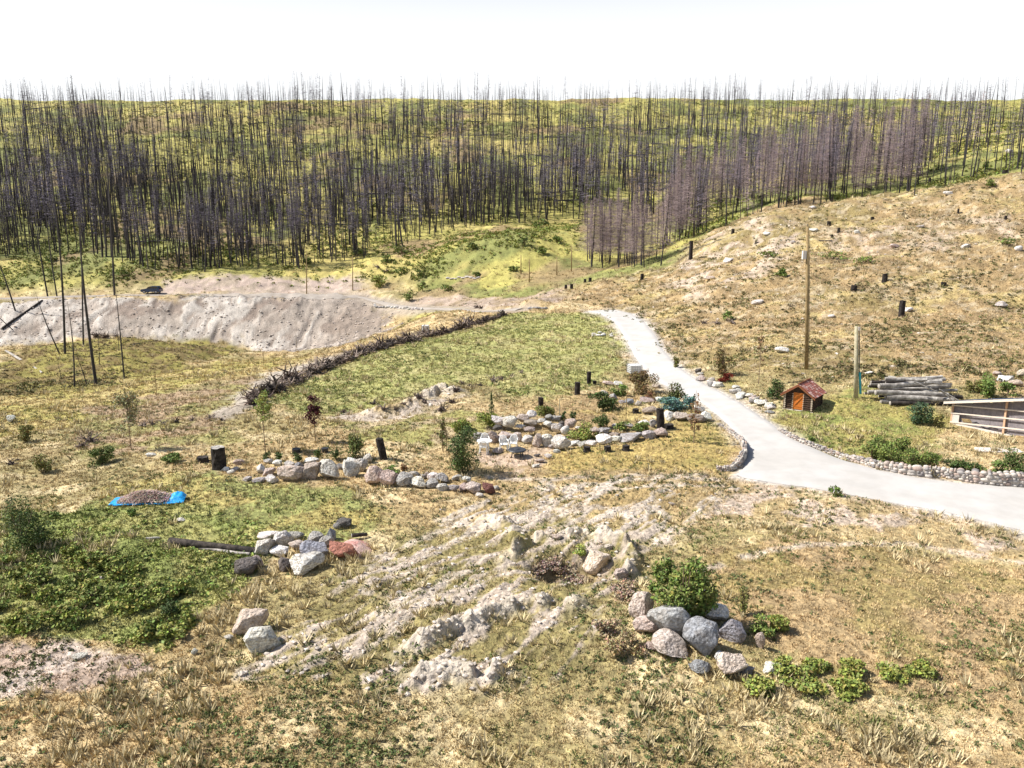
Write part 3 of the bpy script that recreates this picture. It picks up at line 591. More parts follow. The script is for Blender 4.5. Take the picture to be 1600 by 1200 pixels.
hillst = [(1222,552,18,11,'white'),(1420,487,13,7,'white'),(1395,594,14,6,'pale'),(1360,585,12,5,'white'),(1593,392,9,8,'white'),(1483,304,14,6,'white'),(1270,326,10,5,'white'),(1272,362,12,6,'white'),(1340,365,9,6,'white'),(1398,388,12,8,'pink'),(1510,388,14,7,'pale'),(1565,480,14,9,'pale'),(1440,356,10,5,'pale'),(1200,368,12,6,'white'),(1140,410,14,8,'white'),(1186,475,16,8,'pale'),(1578,240,10,7,'white'),(1110,438,14,7,'pink'),(1240,380,9,5,'pale'),(1300,496,9,5,'white'),(1575,598,22,12,'white'),(1590,604,18,10,'clay'),(1562,588,12,8,'pink'),(1598,590,12,12,'clay')]
row(hillst, 'the stones on the brown hillside', 'stones on the brown hillside')
row([(585+i*4.6+random.uniform(-1,1), 480+i*.28+random.uniform(-1,1), random.uniform(3.5,6), random.uniform(3,4.5), random.choice(['white','pale','grey'])) for i in range(17)]+[(828+i*5, 483.5+random.uniform(-1,.5), 6, 3.6, 'grey') for i in range(6)],
    'the stones edging the far road', 'stones edging the far road', name='stone', cat='stone')
row([(903+random.random()*60, 527-random.random()*6, random.uniform(4,9), 3.5, 'white') for i in range(12)]+[(700+i*6, 437+random.uniform(-2,2)-i*.3, 7, 3, 'pale') for i in range(9)]+[(160,905+0,9,4,'white'),(15,660,11,10,'white'),(235,714,14,6,'white'),(357,1000,12,7,'white'),(280,815,12,5,'white'),(304,1024,9,10,'white'),(1050,790,10,5,'pink'),(120,1030,22,8,'pale')],
    'the scattered stones left of the drive', 'scattered white stones', name='stone', cat='stone')

# charred stumps
def stump(px, py, w, h, label, lean=0, tall=True, group=None, pale_top=False, name='charred_stump'):
    v = P(px, py); s = mpp(v); W = w*s; Hh = h*s
    t = empty(name, v, random.uniform(-.2, .2), label, 'tree stump', group or 'charred stumps in the garden')
    mb = MB(); m = 5; n = 16; pts = [(lean*s*k/(m-1), 0, -.15+(Hh+.15)*k/(m-1)) for k in range(m)]
    rad = [W/2*(1.12 if k == 0 else 1)*random.uniform(.95, 1.03) for k in range(m)]; mb.tube(pts, rad, n, False, jit=.07)
    mb.build('trunk', MT['char'], t)
    c_ = MB(); a = [(lean*s+W/2*.97*math.cos(6.283*k/14)*random.uniform(.9, 1), W/2*.97*math.sin(6.283*k/14), Hh+random.uniform(-.02, .09)*W) for k in range(14)]+[(lean*s, 0, Hh-.05*W)]
    c_.add(a, [np.array([(k, (k+1) % 14, 14) for k in range(14)])]); c_.build('cut_top', MT['silver' if pale_top else 'blacklog'], t)
    if not tall:
        f = MB()
        for k in range(5): q = 6.283*k/5+random.random(); f.tube([(W*.3*math.cos(q), W*.3*math.sin(q), Hh*.35), (W*.75*math.cos(q), W*.75*math.sin(q), -.05)], [W*.13, W*.06], 5)
        f.build('root_flare', MT['char'], t)
    return t
for a in [(343,734,22,36,'widest black charred stump, with a pale weathered top, left of the terrace wall',0,True,None,True),(600,717,12,33,'leaning black charred stump between the two terrace walls',-6,True),(1033,671,12,33,'tall black charred stump at the right end of the lower boulder row',-3,True),
 (902,617,9,20,'black charred stump, middle one of three on the field edge',0,True),(920,599,7,18,'black charred stump, farthest of three on the field edge',0,True),(845,637,8,16,'black charred stump, nearest the patio wall of three on the field edge',0,True),
 (317,721,17,7,'low flat charred stump left of the widest black stump',0,False),(929,600,6,5,'tiny charred stump beside the farthest field edge stump',0,False),(917,706,11,8,'low charred stump, left one of three on the dry lawn',0,False),(949,705,11,8,'low charred stump, middle one of three on the dry lawn',0,False),
 (978,704,12,8,'low charred stump, right one of three on the dry lawn',0,False),(993,645,10,6,'low charred stump left of the tall black stump',0,False),(1045,669,15,6,'low flat charred stump right of the tall black stump',0,False)]:
    stump(*a)
HG = 'charred stumps on the hillside'
for a in [(1408,495,9,25,'black charred stump beside a white stone on the brown hillside'),(1079,405,6,28,'thin black snag on the near corner of the brown hill'),(1003,437,5,9,'short leaning charred stump at the foot of the brown hill'),(922,440,5,6,'charred stump, right one of the pair beyond the drive'),(914,441,4,5,'charred stump, left one of the pair beyond the drive'),
 (1145,365,5,7,'little charred stump above the pale clay patch of the hill'),(1295,352,6,6,'little charred stump right of the power pole top'),(1310,363,4,7,'thin charred stub right of the power pole top'),(1300,371,4,4,'stubby charred stub below the thin one on the hill'),(1363,343,5,4,'small charred stub left of the pale hilltop patch'),(1497,333,3,7,'thin charred stub on the upper right hillside'),(1571,343,4,6,'charred stub at the right edge of the hillside'),
 (1474,446,8,5,'low charred stub in the yellow grass of the hill'),(1382,440,8,12,'slanting charred stub on the middle of the hill'),(1334,454,9,8,'dark low stub left of the slanting one on the hill'),(1452,287,4,9,'charred stub below the hilltop trees'),(1570,270,8,4,'flat dark stub on the hill crest'),(893,452,5,8,'grey stub by the bend of the far track'),(884,452,4,7,'thin grey stub by the bend of the far track')]:
    stump(*a, group=HG)

# uprooted roots piled in rows
def root_meshes(seed):
    random.seed(seed); mb = MB(); col = random.choice([(.085,.062,.052), (.12,.09,.075), (.06,.048,.042), (.17,.135,.115)])
    V, Fc = ico(2); mb.add(V*[.26, .24, .2]*(1+.3*(vnoise(V[:, 0]*3+seed, V[:, 1]*3+V[:, 2], seed)[:, None]-.5))+[0, 0, .25], [Fc], tuple(x*.7 for x in col))
    for k in range(15):
        a = random.uniform(0, 6.28); el = random.uniform(-.35, .95); L = random.uniform(.35, .95)
        d = Vector((math.cos(a)*math.cos(el), math.sin(a)*math.cos(el), math.sin(el))); p = Vector((0, 0, .25)); pts = [p+d*.12]
        for q in range(3): d = (d+Vector((random.gauss(0, .5), random.gauss(0, .5), random.gauss(0, .45)))).normalized(); pts.append(pts[-1]+d*L/3)
        r = random.uniform(.035, .075); kk = random.uniform(.5, 2.2); cc = tuple(x*kk for x in col); mb.tube(pts, [r, r*.75, r*.45, r*.2], 5, True, cc)
        if random.random() < .6: e = pts[2]+Vector((random.gauss(0, .2), random.gauss(0, .2), random.gauss(.05, .15))); mb.tube([pts[1], e], [r*.5, r*.15], 4, True, cc)
    me = mb.mesh('uprooted_stump', True); me.materials.append(MT['root']); return me
RMESH = [root_meshes(300+i) for i in range(10)]; random.seed(11)
def rootball(px, py, size, label, group, tz=1.0, sub=''):
    v = P(px, py); o = bpy.data.objects.new('uprooted_stump', random.choice(RMESH)); COL.objects.link(o); S = size*mpp(v)
    o.location = (v.x, v.y, v.z-.05*S); o.scale = (S*.72, S*.6, S*.72*tz); o.rotation_euler = (random.uniform(-.3, .3), random.uniform(-.3, .3), random.uniform(0, 6.28)); return tag(o, label, 'uprooted stump', group)
def polypts(pts, n):
    pts = np.array(pts, float); s = np.concatenate([[0], np.cumsum(np.hypot(*np.diff(pts, axis=0).T))]); t = np.linspace(0, s[-1], n); return [(np.interp(q, s, pts[:, 0]), np.interp(q, s, pts[:, 1])) for q in t]
for i, (x, y) in enumerate(polypts([(397,631),(420,618),(445,603),(480,590),(520,572),(560,558),(600,545),(650,531),(700,519),(745,506),(788,494)], 74)):
    f = 1-i/74; rootball(x+random.uniform(-3, 3), y+random.uniform(-2.5, 2)*(.5+f), (25+26*f)*random.uniform(.6, 1.25), f"dark tangled roots, {ordn(i) if i<58 else 'number '+str(i+1)} from the near end of the long root row" if i < 58 else f"dark tangled roots, {ordn(73-i)} from the far end of the long root row", 'uprooted stumps of the long row', tz=random.uniform(.55, .95))
for i, (x, y, s_) in enumerate([(585,632,22),(598,640,24),(618,640,16),(632,632,14),(655,622,26),(664,630,20),(690,642,34),(705,630,26),(712,612,28),(734,604,18),(750,603,16),(770,597,26),(783,594,20),(800,588,14),(815,583,14),(536,645,18),(640,626,14),(722,600,16)]):
    rootball(x, y, s_, f"weathered roots, {ordn(i)} piece of the broken row above the mossy lawn", 'uprooted stumps of the broken row', tz=.8)
for x, y, s_, l in [(225,666,24,'greyish roots at the left end of the pale heap behind the sapling'),(238,664,22,'greyish roots, second in the pale heap behind the sapling'),(256,663,24,'greyish roots in the middle of the pale heap behind the sapling'),(275,660,24,'greyish roots right of middle in the pale heap behind the sapling'),(300,657,20,'roots on the pale soil right of the sapling heap'),(330,655,26,'roots at the right end of the pale heap by the track'),(345,657,18,'small roots closest to the track end of the pale heap'),
 (18,726,26,'dark roots alone at the left edge'),(28,720,16,'small dark roots beside the lone ones at the left edge'),(140,690,38,'grey brush and roots heaped on the left slope'),(128,698,30,'purplish brush heap low on the left slope'),(150,526,26,'dark roots at the foot of the gravel bank'),(165,528,24,'dark roots second at the foot of the gravel bank'),(183,527,18,'dark roots third at the foot of the gravel bank'),
 (1100,506,20,'dark roots, left of three below the brown hill'),(1120,506,18,'dark roots, middle of three below the brown hill'),(1145,506,22,'dark roots, right of three below the brown hill'),(745,481,20,'reddish roots beside the far road'),(752,482,16,'small reddish roots right beside the far road'),(590,418,18,'dark roots in a hollow beyond the far road'),(605,425,18,'second dark roots in the hollow beyond the far road')]:
    rootball(x, y, s_, l, 'single root masses about the slope', tz=.7)

# logs
def log(a, b, r, mat, label, group=None, n=10, name='log', cat='log'):
    a, b = Vector(a), Vector(b); t = empty(name, a, 0, label, cat, group); d = b-a; m = 5
    mb = MB(); pts = [d*(k/(m-1))+Vector((random.gauss(0, r*.12), random.gauss(0, r*.12), random.gauss(0, r*.12))) for k in range(m)]; mb.tube(pts, [r*(1-.22*k/(m-1))*random.uniform(.93, 1.07) for k in range(m)], n, False, jit=.05); mb.build('trunk', mat, t, True)
    for e, q, rr in ((pts[0], -1, r), (pts[-1], 1, r*.78)):
        dd = d.normalized()*q; u_ = dd.orthogonal().normalized(); w_ = dd.cross(u_); c_ = MB()
        c_.add([tuple(e+dd*.012+(u_*math.cos(6.283*k/n)+w_*math.sin(6.283*k/n))*rr*.93) for k in range(n)]+[tuple(e+dd*.03)], [np.array([(k, (k+1) % n, n) for k in range(n)])]); c_.build('end_grain', MT['silver'], t)
    return t
def glog(p0, p1, wpx, mat, label, group=None, lift=.3, **kw):
    a, b = P(*p0), P(*p1); r = wpx*mpp(a)/2; a.z += r*lift; b.z += r*lift; return log(a, b, r, mat, label, group, **kw)
glog((266,850), (398,864), 13, MT['blacklog'], 'long charred log lying in the green grass', lift=.7); glog((312,858), (390,868), 6, MT['silver'], 'thin split log under the long charred one', lift=.6)
glog((228,842), (250,841), 5, MT['silver'], 'short grey log left of the long charred log'); glog((550,842), (573,840), 7, MT['blacklog'], 'short dark slab on the red gravel', lift=1.6)
glog((10,549), (66,583), 4, MT['silver'], 'bleached fallen trunk on the left hummock'); glog((208,539), (246,533), 3, MT['char'], 'fallen black pole on the hummock below the bank'); glog((1180,380), (1300,377), 3.5, MT['blacklog'], 'dark fallen trunk across the pale hill patch')
glog((2,515), (66,470), 4, MT['char'], 'black fallen trunk leaning down the gravel bank'); glog((1075,740), (1085,741), 2, MT['char'], 'dark twig by the drive wall')

# the log pile: every log its own thing
pc = P(1436, 634); s = mpp(pc); k = 0
layers = [(0, 7, .0), (1, 6, .33), (2, 6, .66), (3, 5, .97), (4, 4, 1.27), (5, 3, 1.55)]
for lay, cnt, zz in layers:
    for j in range(cnt):
        yy = pc.y+.2+j*.40+lay*.22+random.uniform(-.06, .06); cx = pc.x+.1+random.uniform(-1.0, 1.0); L = random.uniform(3.4, 6.2)*(1-.04*lay); r = random.choice([.10, .15, .19, .23])*random.uniform(.9, 1.1)
        z = pc.z+.12+zz+random.uniform(-.03, .03); sl = random.uniform(-.035, .035); y_a = random.uniform(-.3, .3)
        mat = MT['silver'] if (random.random() < (.30+.12*lay)) else MT['blacklog']; k += 1
        place = ['bottom course', 'second course', 'third course', 'fourth course', 'fifth course', 'top course'][lay]
        log((cx-L/2, yy-y_a, z+sl*L), (cx+L/2, yy+y_a, z-sl*L), r, mat, f"{'silvery' if mat is MT['silver'] else 'charred black'} log, {ordn(j)} from the front in the {place} of the log pile", 'logs of the pile beside the open shed')
for i, (a0, a1) in enumerate([((1.2, -.3, 1.3), (2.9, -.8, .3)), ((1.4, 0, 1.2), (2.7, -.4, .1)), ((.2, 0, 1.75), (2.6, .6, 1.5)), ((-.4, .3, 1.75), (1.1, -.2, 1.1))]):
    log(pc+Vector(a0), pc+Vector(a1), .055, MT['silver'], f"thin pale pole sticking out of the log pile, {ordn(i)} of four", 'thin poles on the log pile', n=6)

# ------------------------------------------------------------------ the log pump house
def pump_house():
    v = P(1268, 644); t = empty('log_shed', v, R(-38.5), 'small dark log shed with orange door and red shingle roof', 'shed'); W, D, Hw, Hr = 1.95, 2.0, 1.28, 1.95; fx = -W  # near corner at the origin
    n = 8; h = Hw/n
    mb = MB()
    for k in range(n):
        z = h*(k+.5); r = h*.53
        for y in (0, D): mb.tube([(fx-.12, y, z), (.12, y, z)], r, 8) if y else [mb.tube([(fx-.12, 0, z), (fx+.55, 0, z)], r, 8), mb.tube([(-.62, 0, z), (.12, 0, z)], r, 8)]
        for x in (fx, 0): mb.tube([(x, -.12, z+h*.5 if k < n-1 else z), (x, D+.12, z+h*.5 if k < n-1 else z)], r, 8)
    mb.prism([(fx, Hw-.02), (0, Hw-.02), (fx/2, Hr-.05)], -.02, .06); mb.prism([(fx, Hw-.02), (0, Hw-.02), (fx/2, Hr-.05)], D-.06, D+.02)
    mb.box(fx/2, .10, Hw/2-.1, W-.1, .02, Hw); mb.build('log_wall', MT['logw'], t)
    e = MB()
    for k in range(n):
        z = h*(k+.5)
        for x, y, dx, dy in [(fx, -.135, 0, 1), (0, -.135, 0, 1)]: e.tube([(x, y, z+h*.5 if k < n-1 else z), (x, y+.02, z+h*.5 if k < n-1 else z)], h*.45, 8)
        for x in (fx+.56, -.63): e.box(x, -.005, z, .07, .19, h*.5)
    e.build('log_end', MT['logend'], t)
    d = MB()
    for i in range(5): d.box(fx+.64+.02+i*.134+.05, -.02, .66, .126, .05, 1.18)
    dd = d.build('door', MT['orange'], t); b = MB(); b.box(fx+.95, -.055, .3, .62, .022, .08); b.box(fx+.95, -.055, 1.08, .62, .022, .08)
    b.tube([(fx+.68, -.06, .34), (fx+1.22, -.06, 1.04)], .035, 4); b.build('brace', MT['orange'], dd)
    f = MB(); f.box(fx+.615, -.02, .66, .06, .09, 1.26); f.box(fx+1.30, -.02, .66, .06, .09, 1.26); f.box(fx+.957, -.02, 1.285, .74, .09, .05); f.build('door_frame', MT['orange'], t)
    MB().box(fx/2, D/2, -.06, W+.25, D+.25, .14).build('concrete_base', MT['conc'], t)
    rf = MB(); ov = .28; sl = (Hr-Hw)/(W/2)
    for sgn in (-1, 1):
        rows = 9; run_ = W/2+ov
        for k in range(rows):
            x0 = run_*k/rows; x1 = run_*(k+1)/rows+.03; z0 = Hr+.05-sl*x0; z1 = Hr+.05-sl*x1+.0
            y = -.32-0.0
            while y < D+.28:
                w = random.uniform(.1, .2); w = min(w, D+.30-y)
                cc = jitter((.33, .125, .095), .28) if random.random() < .8 else jitter((.55, .36, .32), .15); X0 = fx/2+sgn*x0; X1 = fx/2+sgn*x1; g = .006
                V = [(X0, y+g, z0), (X0, y+w-g, z0), (X1, y+w-g, z1+.02), (X1, y+g, z1+.02)]; V += [(a_, b_, c_-.03) for a_, b_, c_ in V]
                rf.add(V, [np.array([(0, 1, 2, 3), (7, 6, 5, 4), (0, 4, 5, 1), (1, 5, 6, 2), (2, 6, 7, 3), (3, 7, 4, 0)])], cc); y += w
    roof = rf.build('roof', MT['shingle'], t)
    q = MB()
    for sgn in (-1, 1):
        xe = fx/2+sgn*(W/2+ov); ze = Hr-.02-sl*(W/2+ov)
        for y in (-.345, D+.325): 
            V = [(fx/2, y-.02, Hr+.02), (xe, y-.02, ze), (xe, y-.02, ze-.12), (fx/2, y-.02, Hr-.12)]; V += [(a_, b_+.04, c_) for a_, b_, c_ in V]
            q.add(V, [np.array([(0, 1, 2, 3), (7, 6, 5, 4), (0, 4, 5, 1), (1, 5, 6, 2), (2, 6, 7, 3), (3, 7, 4, 0)])])
    q.build('bargeboard', MT['trim'], roof); c_ = MB().tube([(fx/2, -.34, Hr+.08), (fx/2, D+.32, Hr+.08)], .045, 6).build('ridge_cap', MT['trim'], roof)
pump_house()

# ------------------------------------------------------------------ open lean-to at the right edge
def lean_to():
    A = P(1486, 661); B = P(1567, 679); dv = (B-A); dv.z = 0; L1 = dv.length; yaw = math.atan2(dv.y, dv.x)
    t = empty('open_shed', A, yaw, 'open fronted lean-to with dark blue roof and pale rails', 'shed'); z1 = B.z-A.z
    Ltot = L1*2.1; sl = z1/L1; g = lambda x: sl*x; za = lambda px, py, y: ray(px, py)[1]*y+CZ-A.z; T0 = za(1486, 628, A.y); T1 = za(1567, 625, B.y); ts = (T1-T0)/L1; top_ = lambda x: T0+ts*x; top = 0
    for i, x in enumerate((0, L1, 2*L1)):
        MB().box(x, 0, (g(x)-.3+top_(x))/2, .11, .11, top_(x)-g(x)+.3).build('post', MT['post'], t)
        MB().box(x, 2.7, (g(x)-.6+top_(x))/2-.2, .11, .11, top_(x)-g(x)+.0).build('post', MT['post'], t)
    def rail(z0, zs, w, name='rail', mat='beam', y=-.075):
        mb = MB(); V = []
        for x in (-.05, Ltot): V += [(x, y-.02, z0+zs*x-w/2), (x, y-.02, z0+zs*x+w/2), (x, y+.02, z0+zs*x-w/2), (x, y+.02, z0+zs*x+w/2)]
        mb.add(V, [np.array([(0, 1, 3, 2), (4, 6, 7, 5), (0, 4, 5, 1), (2, 3, 7, 6), (0, 2, 6, 4), (1, 5, 7, 3)])]); mb.build(name, MT[mat], t)
    rr_ = lambda p0, p1, w: rail(za(1486, p0, A.y), (za(1567, p1, B.y)-za(1486, p0, A.y))/L1, w)
    rr_(633, 640, .08); rr_(645, 653, .08); rr_(659, 668, .09)
    p = MB(); x = .02
    while x < Ltot:
        w = min(1.22, Ltot-x); xm = x+w/2; lo_ = g(xm)+.1; p.box(xm, .12, (lo_+top_(xm)-.05)/2, w-.015, .03, top_(xm)-.05-lo_); x += 1.22
    p.build('sheet_panel', MT['panel'], t)
    w_ = MB().box(.25, -.03, .40, .52, .03, .62); w_.build('white_panel', MT['conc'], t)
    f = MB(); f.box(Ltot/2, .02, -.02+sl*Ltot/2, Ltot, .2, .22)
    V = []
    f = MB()
    for xx in (-.06, Ltot): V += [(xx, -.055, sl*xx-.35), (xx, -.055, sl*xx+.08), (xx, .10, sl*xx-.35), (xx, .10, sl*xx+.08)]
    f.add(V, [np.array([(0, 1, 3, 2), (4, 6, 7, 5), (0, 4, 5, 1), (2, 3, 7, 6), (0, 2, 6, 4), (1, 5, 7, 3)])]); f.build('footing', MT['conc'], t)
    for nm, V2 in (('tan_sheet', [(.62, .45), (1.15, .52), (1.35, .30), (.75, .22)]),): 
        MB().add([(x_, .06, z_+0*x_) for x_, z_ in V2]+[(x_, .09, z_) for x_, z_ in V2], [np.array([(0, 3, 2, 1), (4, 5, 6, 7), (0, 1, 5, 4), (1, 2, 6, 5), (2, 3, 7, 6), (3, 0, 4, 7)])]).build(nm, MT['pole'], t)
    for seg in ([(1.35, .30), (1.6, .42), (2.0, .18), (2.35, .1), (2.6, .28), (3.0, .22)], [(3.4, .1), (4.0, -.02), (4.4, 0)]):
        MB().tube([(x_, .07, z_) for x_, z_ in seg], .03, 5).build('cable', MT['blackp'], t)
    r = MB(); ov = .40; bk = 3.1
    V = [(-ov, -.5, top_(-ov)+.10), (Ltot, -.5, top_(Ltot)+.10), (Ltot, bk, top_(Ltot)-.22), (-ov*.2, bk, top_(0)-.22)]; V += [(a, b, c_-.06) for a, b, c_ in V]
    r.add(V, [np.array([(0, 1, 2, 3), (7, 6, 5, 4), (0, 4, 5, 1), (1, 5, 6, 2), (2, 6, 7, 3), (3, 7, 4, 0)])]); rf = r.build('roof', MT['roofb'], t)
    s_ = MB(); x = 0
    while x < Ltot: s_.tube([(x, -.49, top_(x)+.115), (x, bk-.02, top_(x)-.205)], .018, 4); x += 1.2
    s_.build('roof_seam', MT['roofb'], rf)
    fa = MB(); V = []
    for xx in (-ov, Ltot): V += [(xx, -.55, top_(xx)-.05), (xx, -.55, top_(xx)+.11), (xx, -.505, top_(xx)-.05), (xx, -.505, top_(xx)+.11)]
    fa.add(V, [np.array([(0, 1, 3, 2), (4, 6, 7, 5), (0, 4, 5, 1), (2, 3, 7, 6), (0, 2, 6, 4), (1, 5, 7, 3)])]); fa.build('fascia', MT['beam'], t)
    y_ = MB(); 
    for x in np.arange(.6, Ltot, 1.2): y_.box(x, .2, top_(x)-.07, .05, .9, .09)
    y_.build('rafter', MT['post'], t)
lean_to()
def flat_slab():
    v = P(1560, 707); t = tag(MB().box(0, 0, 0, 2.6, .8, .14, rz=.1).build('concrete_slab', MT['conc']), 'pale concrete slab in the straw below the open shed', 'slab'); t.location = (v.x+.3, v.y+.4, v.z-.02); t.rotation_euler = (.05, .03, -.12)
flat_slab()

# ------------------------------------------------------------------ poles
def upole(px, py, top, r, mat, label, name='utility_pole', lean=0):
    v = P(px, py); s = mpp(v); h = (py-top)*s*1.0; t = empty(name, v, 0, label, 'utility pole' if name == 'utility_pole' else 'pole'); uu, ss = ray(px+lean, top); h = ss*v.y+CZ-v.z; lean = (uu*v.y-v.x)/s
    MB().tube([(0, 0, -.5), (lean*s*.5, 0, h*.5), (lean*s, 0, h)], [r*1.15, r, r*.8], 14, jit=.01).build('pole', MT[mat], t, True); return t, h, s
t, h, s = upole(1260.5, 577, 354, .15, 'pole', 'tall brown power pole with a pale grey box near its top', lean=1.5)
z = h*(577-397)/(577-354); b = MB().box(-.31+(ray(1262,354)[0]*P(1260.5,577).y-P(1260.5,577).x)*.8, -.05, z, .30, .3, .72).build('grey_box', MT['conc'], t); MB().box(-.13+(ray(1262,354)[0]*P(1260.5,577).y-P(1260.5,577).x)*.8, -.02, z, .12, .08, .2).build('bracket', MT['blackp'], b)
lx = ray(1262,354)[0]*P(1260.5,577).y-P(1260.5,577).x; MB().tube([(.16, -.1, 0), (.15+lx*.94, -.1, h*.94)], .02, 5).build('conduit', MT['blackp'], t); MB().tube([(lx, 0, h), (lx, 0, h+.22)], .03, 6).build('pole_pin', MT['blackp'], t)
t, h, s = upole(1338, 622, 510, .155, 'palepole', 'shorter pale service pole with a teal pipe beside the shed')
lx = ray(1338,510)[0]*P(1338,622).y-P(1338,622).x; MB().tube([(.24, -.08, .35), (.24+lx*.4, -.08, 2.0)], .085, 10).build('teal_pipe', MT['teal'], t); MB().tube([(.20+lx*.4, -.1, 2.0), (.19+lx, -.1, h*.96)], .035, 6).build('conduit', MT['blackp'], t); MB().box(.18+lx, -.1, h*.97, .14, .14, .25).build('cap', MT['conc'], t)
for x, y, tp, l in [(479,459,392,'thin power pole on the pinkish bank behind the road'),(551,453,400,'thin power pole at the right end of the pinkish bank'),(814,428,398,'thin pole in the dell left of the hill'),(827,441,405,'thin pole beside the far track in the dell'),(870,430,402,'third thin pole in the dell before the trees'),(893,424,384,'rightmost thin pole in the dell')]:
    upole(x, y, tp, .11, 'pole', l)
for x, y, tp, l in [(978,660,617,'slim garden stake rising behind the leafy flower bed'),(874,655,622,'slim pale stake behind the patio wall'),(245,619,586,'slim stake on the yellow slope'),(304,596,565,'slim stake on the crest of the yellow slope'),(365,583,560,'slim stake right on the yellow slope crest'),(1584,350,335,'slim stake high on the right hill'),(464,552,523,'slim stake on the verge left of the root row'),(412,570,548,'slim stake near the lower track end'),(532,537,512,'slim stake farther up the verge of the root row'),(1520,746,725,'slim stake in the bushes above the roadside wall'),(290,1056,1030,'twig stake low on the left slope')]:
    v = P(x, y); s = mpp(v); t = tag(MB().tube([(0, 0, -.2), (random.uniform(-.03, .03), 0, (y-tp)*s)], .028, 6).build('garden_stake', MT['palepole' if 'pale' in l else 'pole']), l, 'stake'); t.location = v

# ------------------------------------------------------------------ the garden furniture
def chair(px, py, rz, label):
    v = P(px, py); t = empty('plastic_chair', v, rz, label, 'chair', 'white plastic garden chairs')
    MB().box(0, 0, .43, .44, .42, .035).build('seat', MT['white'], t)
    for sx_ in (-1, 1):
        for sy_ in (-1, 1): MB().tube([(sx_*.24, sy_*.23, -.04), (sx_*.2, sy_*.19, .42)], [.032, .026], 6).build('leg', MT['white'], t)
        MB().tube([(sx_*.24, -.19, .42), (sx_*.26, -.17, .64), (sx_*.26, .12, .66), (sx_*.21, .24, .68)], .026, 6).build('armrest', MT['white'], t)
    b = MB(); pts = [(-.21, .2, .42), (-.23, .27, .68), (-.17, .31, .84), (0, .33, .90), (.17, .31, .84), (.23, .27, .68), (.21, .2, .42)]; b.tube(pts, .024, 6)
    for x in (-.14, -.07, 0, .07, .14): b.box(x, .275-abs(x)*.1, .65, .042, .02, .46-abs(x)*.4, 0)
    b.build('backrest', MT['white'], t); return t
def round_table():
    v = P(757, 706); t = empty('round_table', v, 0, 'white round plastic table against the boulders, chairs either side', 'table')
    MB().tube([(0, 0, .70), (0, 0, .73)], [.48, .48], 28).build('tabletop', MT['white'], t)
    for k in range(4): a = math.pi/4+k*math.pi/2; MB().tube([(.3*math.cos(a), .3*math.sin(a), .7), (.36*math.cos(a), .36*math.sin(a), -.04)], .028, 6).build('leg', MT['white'], t)
round_table()
chair(755, 708.5, math.pi, 'white plastic chair in front of the white round table'); chair(758, 700, 0.1, 'white plastic chair behind the white round table'); chair(787, 704, .15, 'white plastic chair, left one of the two before the boulders'); chair(802, 702.5, -.15, 'white plastic chair, right one of the two, behind the dark table')
v = P(808, 713); t = empty('dark_table', v, .1, 'low round dark table in front of the white chairs', 'table')
MB().tube([(0, 0, .36), (0, 0, .40), (0, 0, .45)], [.50, .56, .52], 28).build('tabletop', MT['blackp'], t); MB().tube([(0, 0, .45), (0, 0, .50)], [.22, .1], 18).build('lid', MT['blackp'], t)
for k in range(4): a = k*math.pi/2+.5; MB().tube([(.34*math.cos(a), .34*math.sin(a), .37), (.42*math.cos(a), .42*math.sin(a), -.04)], .03, 6).build('leg', MT['blackp'], t)
for x, y, w, l in [(463,707,13,'small black tub on the terrace below the red leaved sapling'),(508,706,11,'small black tub on the terrace left of the olive shrub')]:
    v = P(x, y); s = mpp(v); t = empty('black_tub', v, 0, l, 'tub', 'black tubs on the terrace'); MB().tube([(0, 0, 0), (0, 0, .26)], [w*s*.42, w*s*.5], 16).build('bucket', MT['blackp'], t); MB().tube([(-w*s*.5, 0, .24), (0, 0, .3), (w*s*.5, 0, .24)], .012, 5).build('handle', MT['blackp'], t)

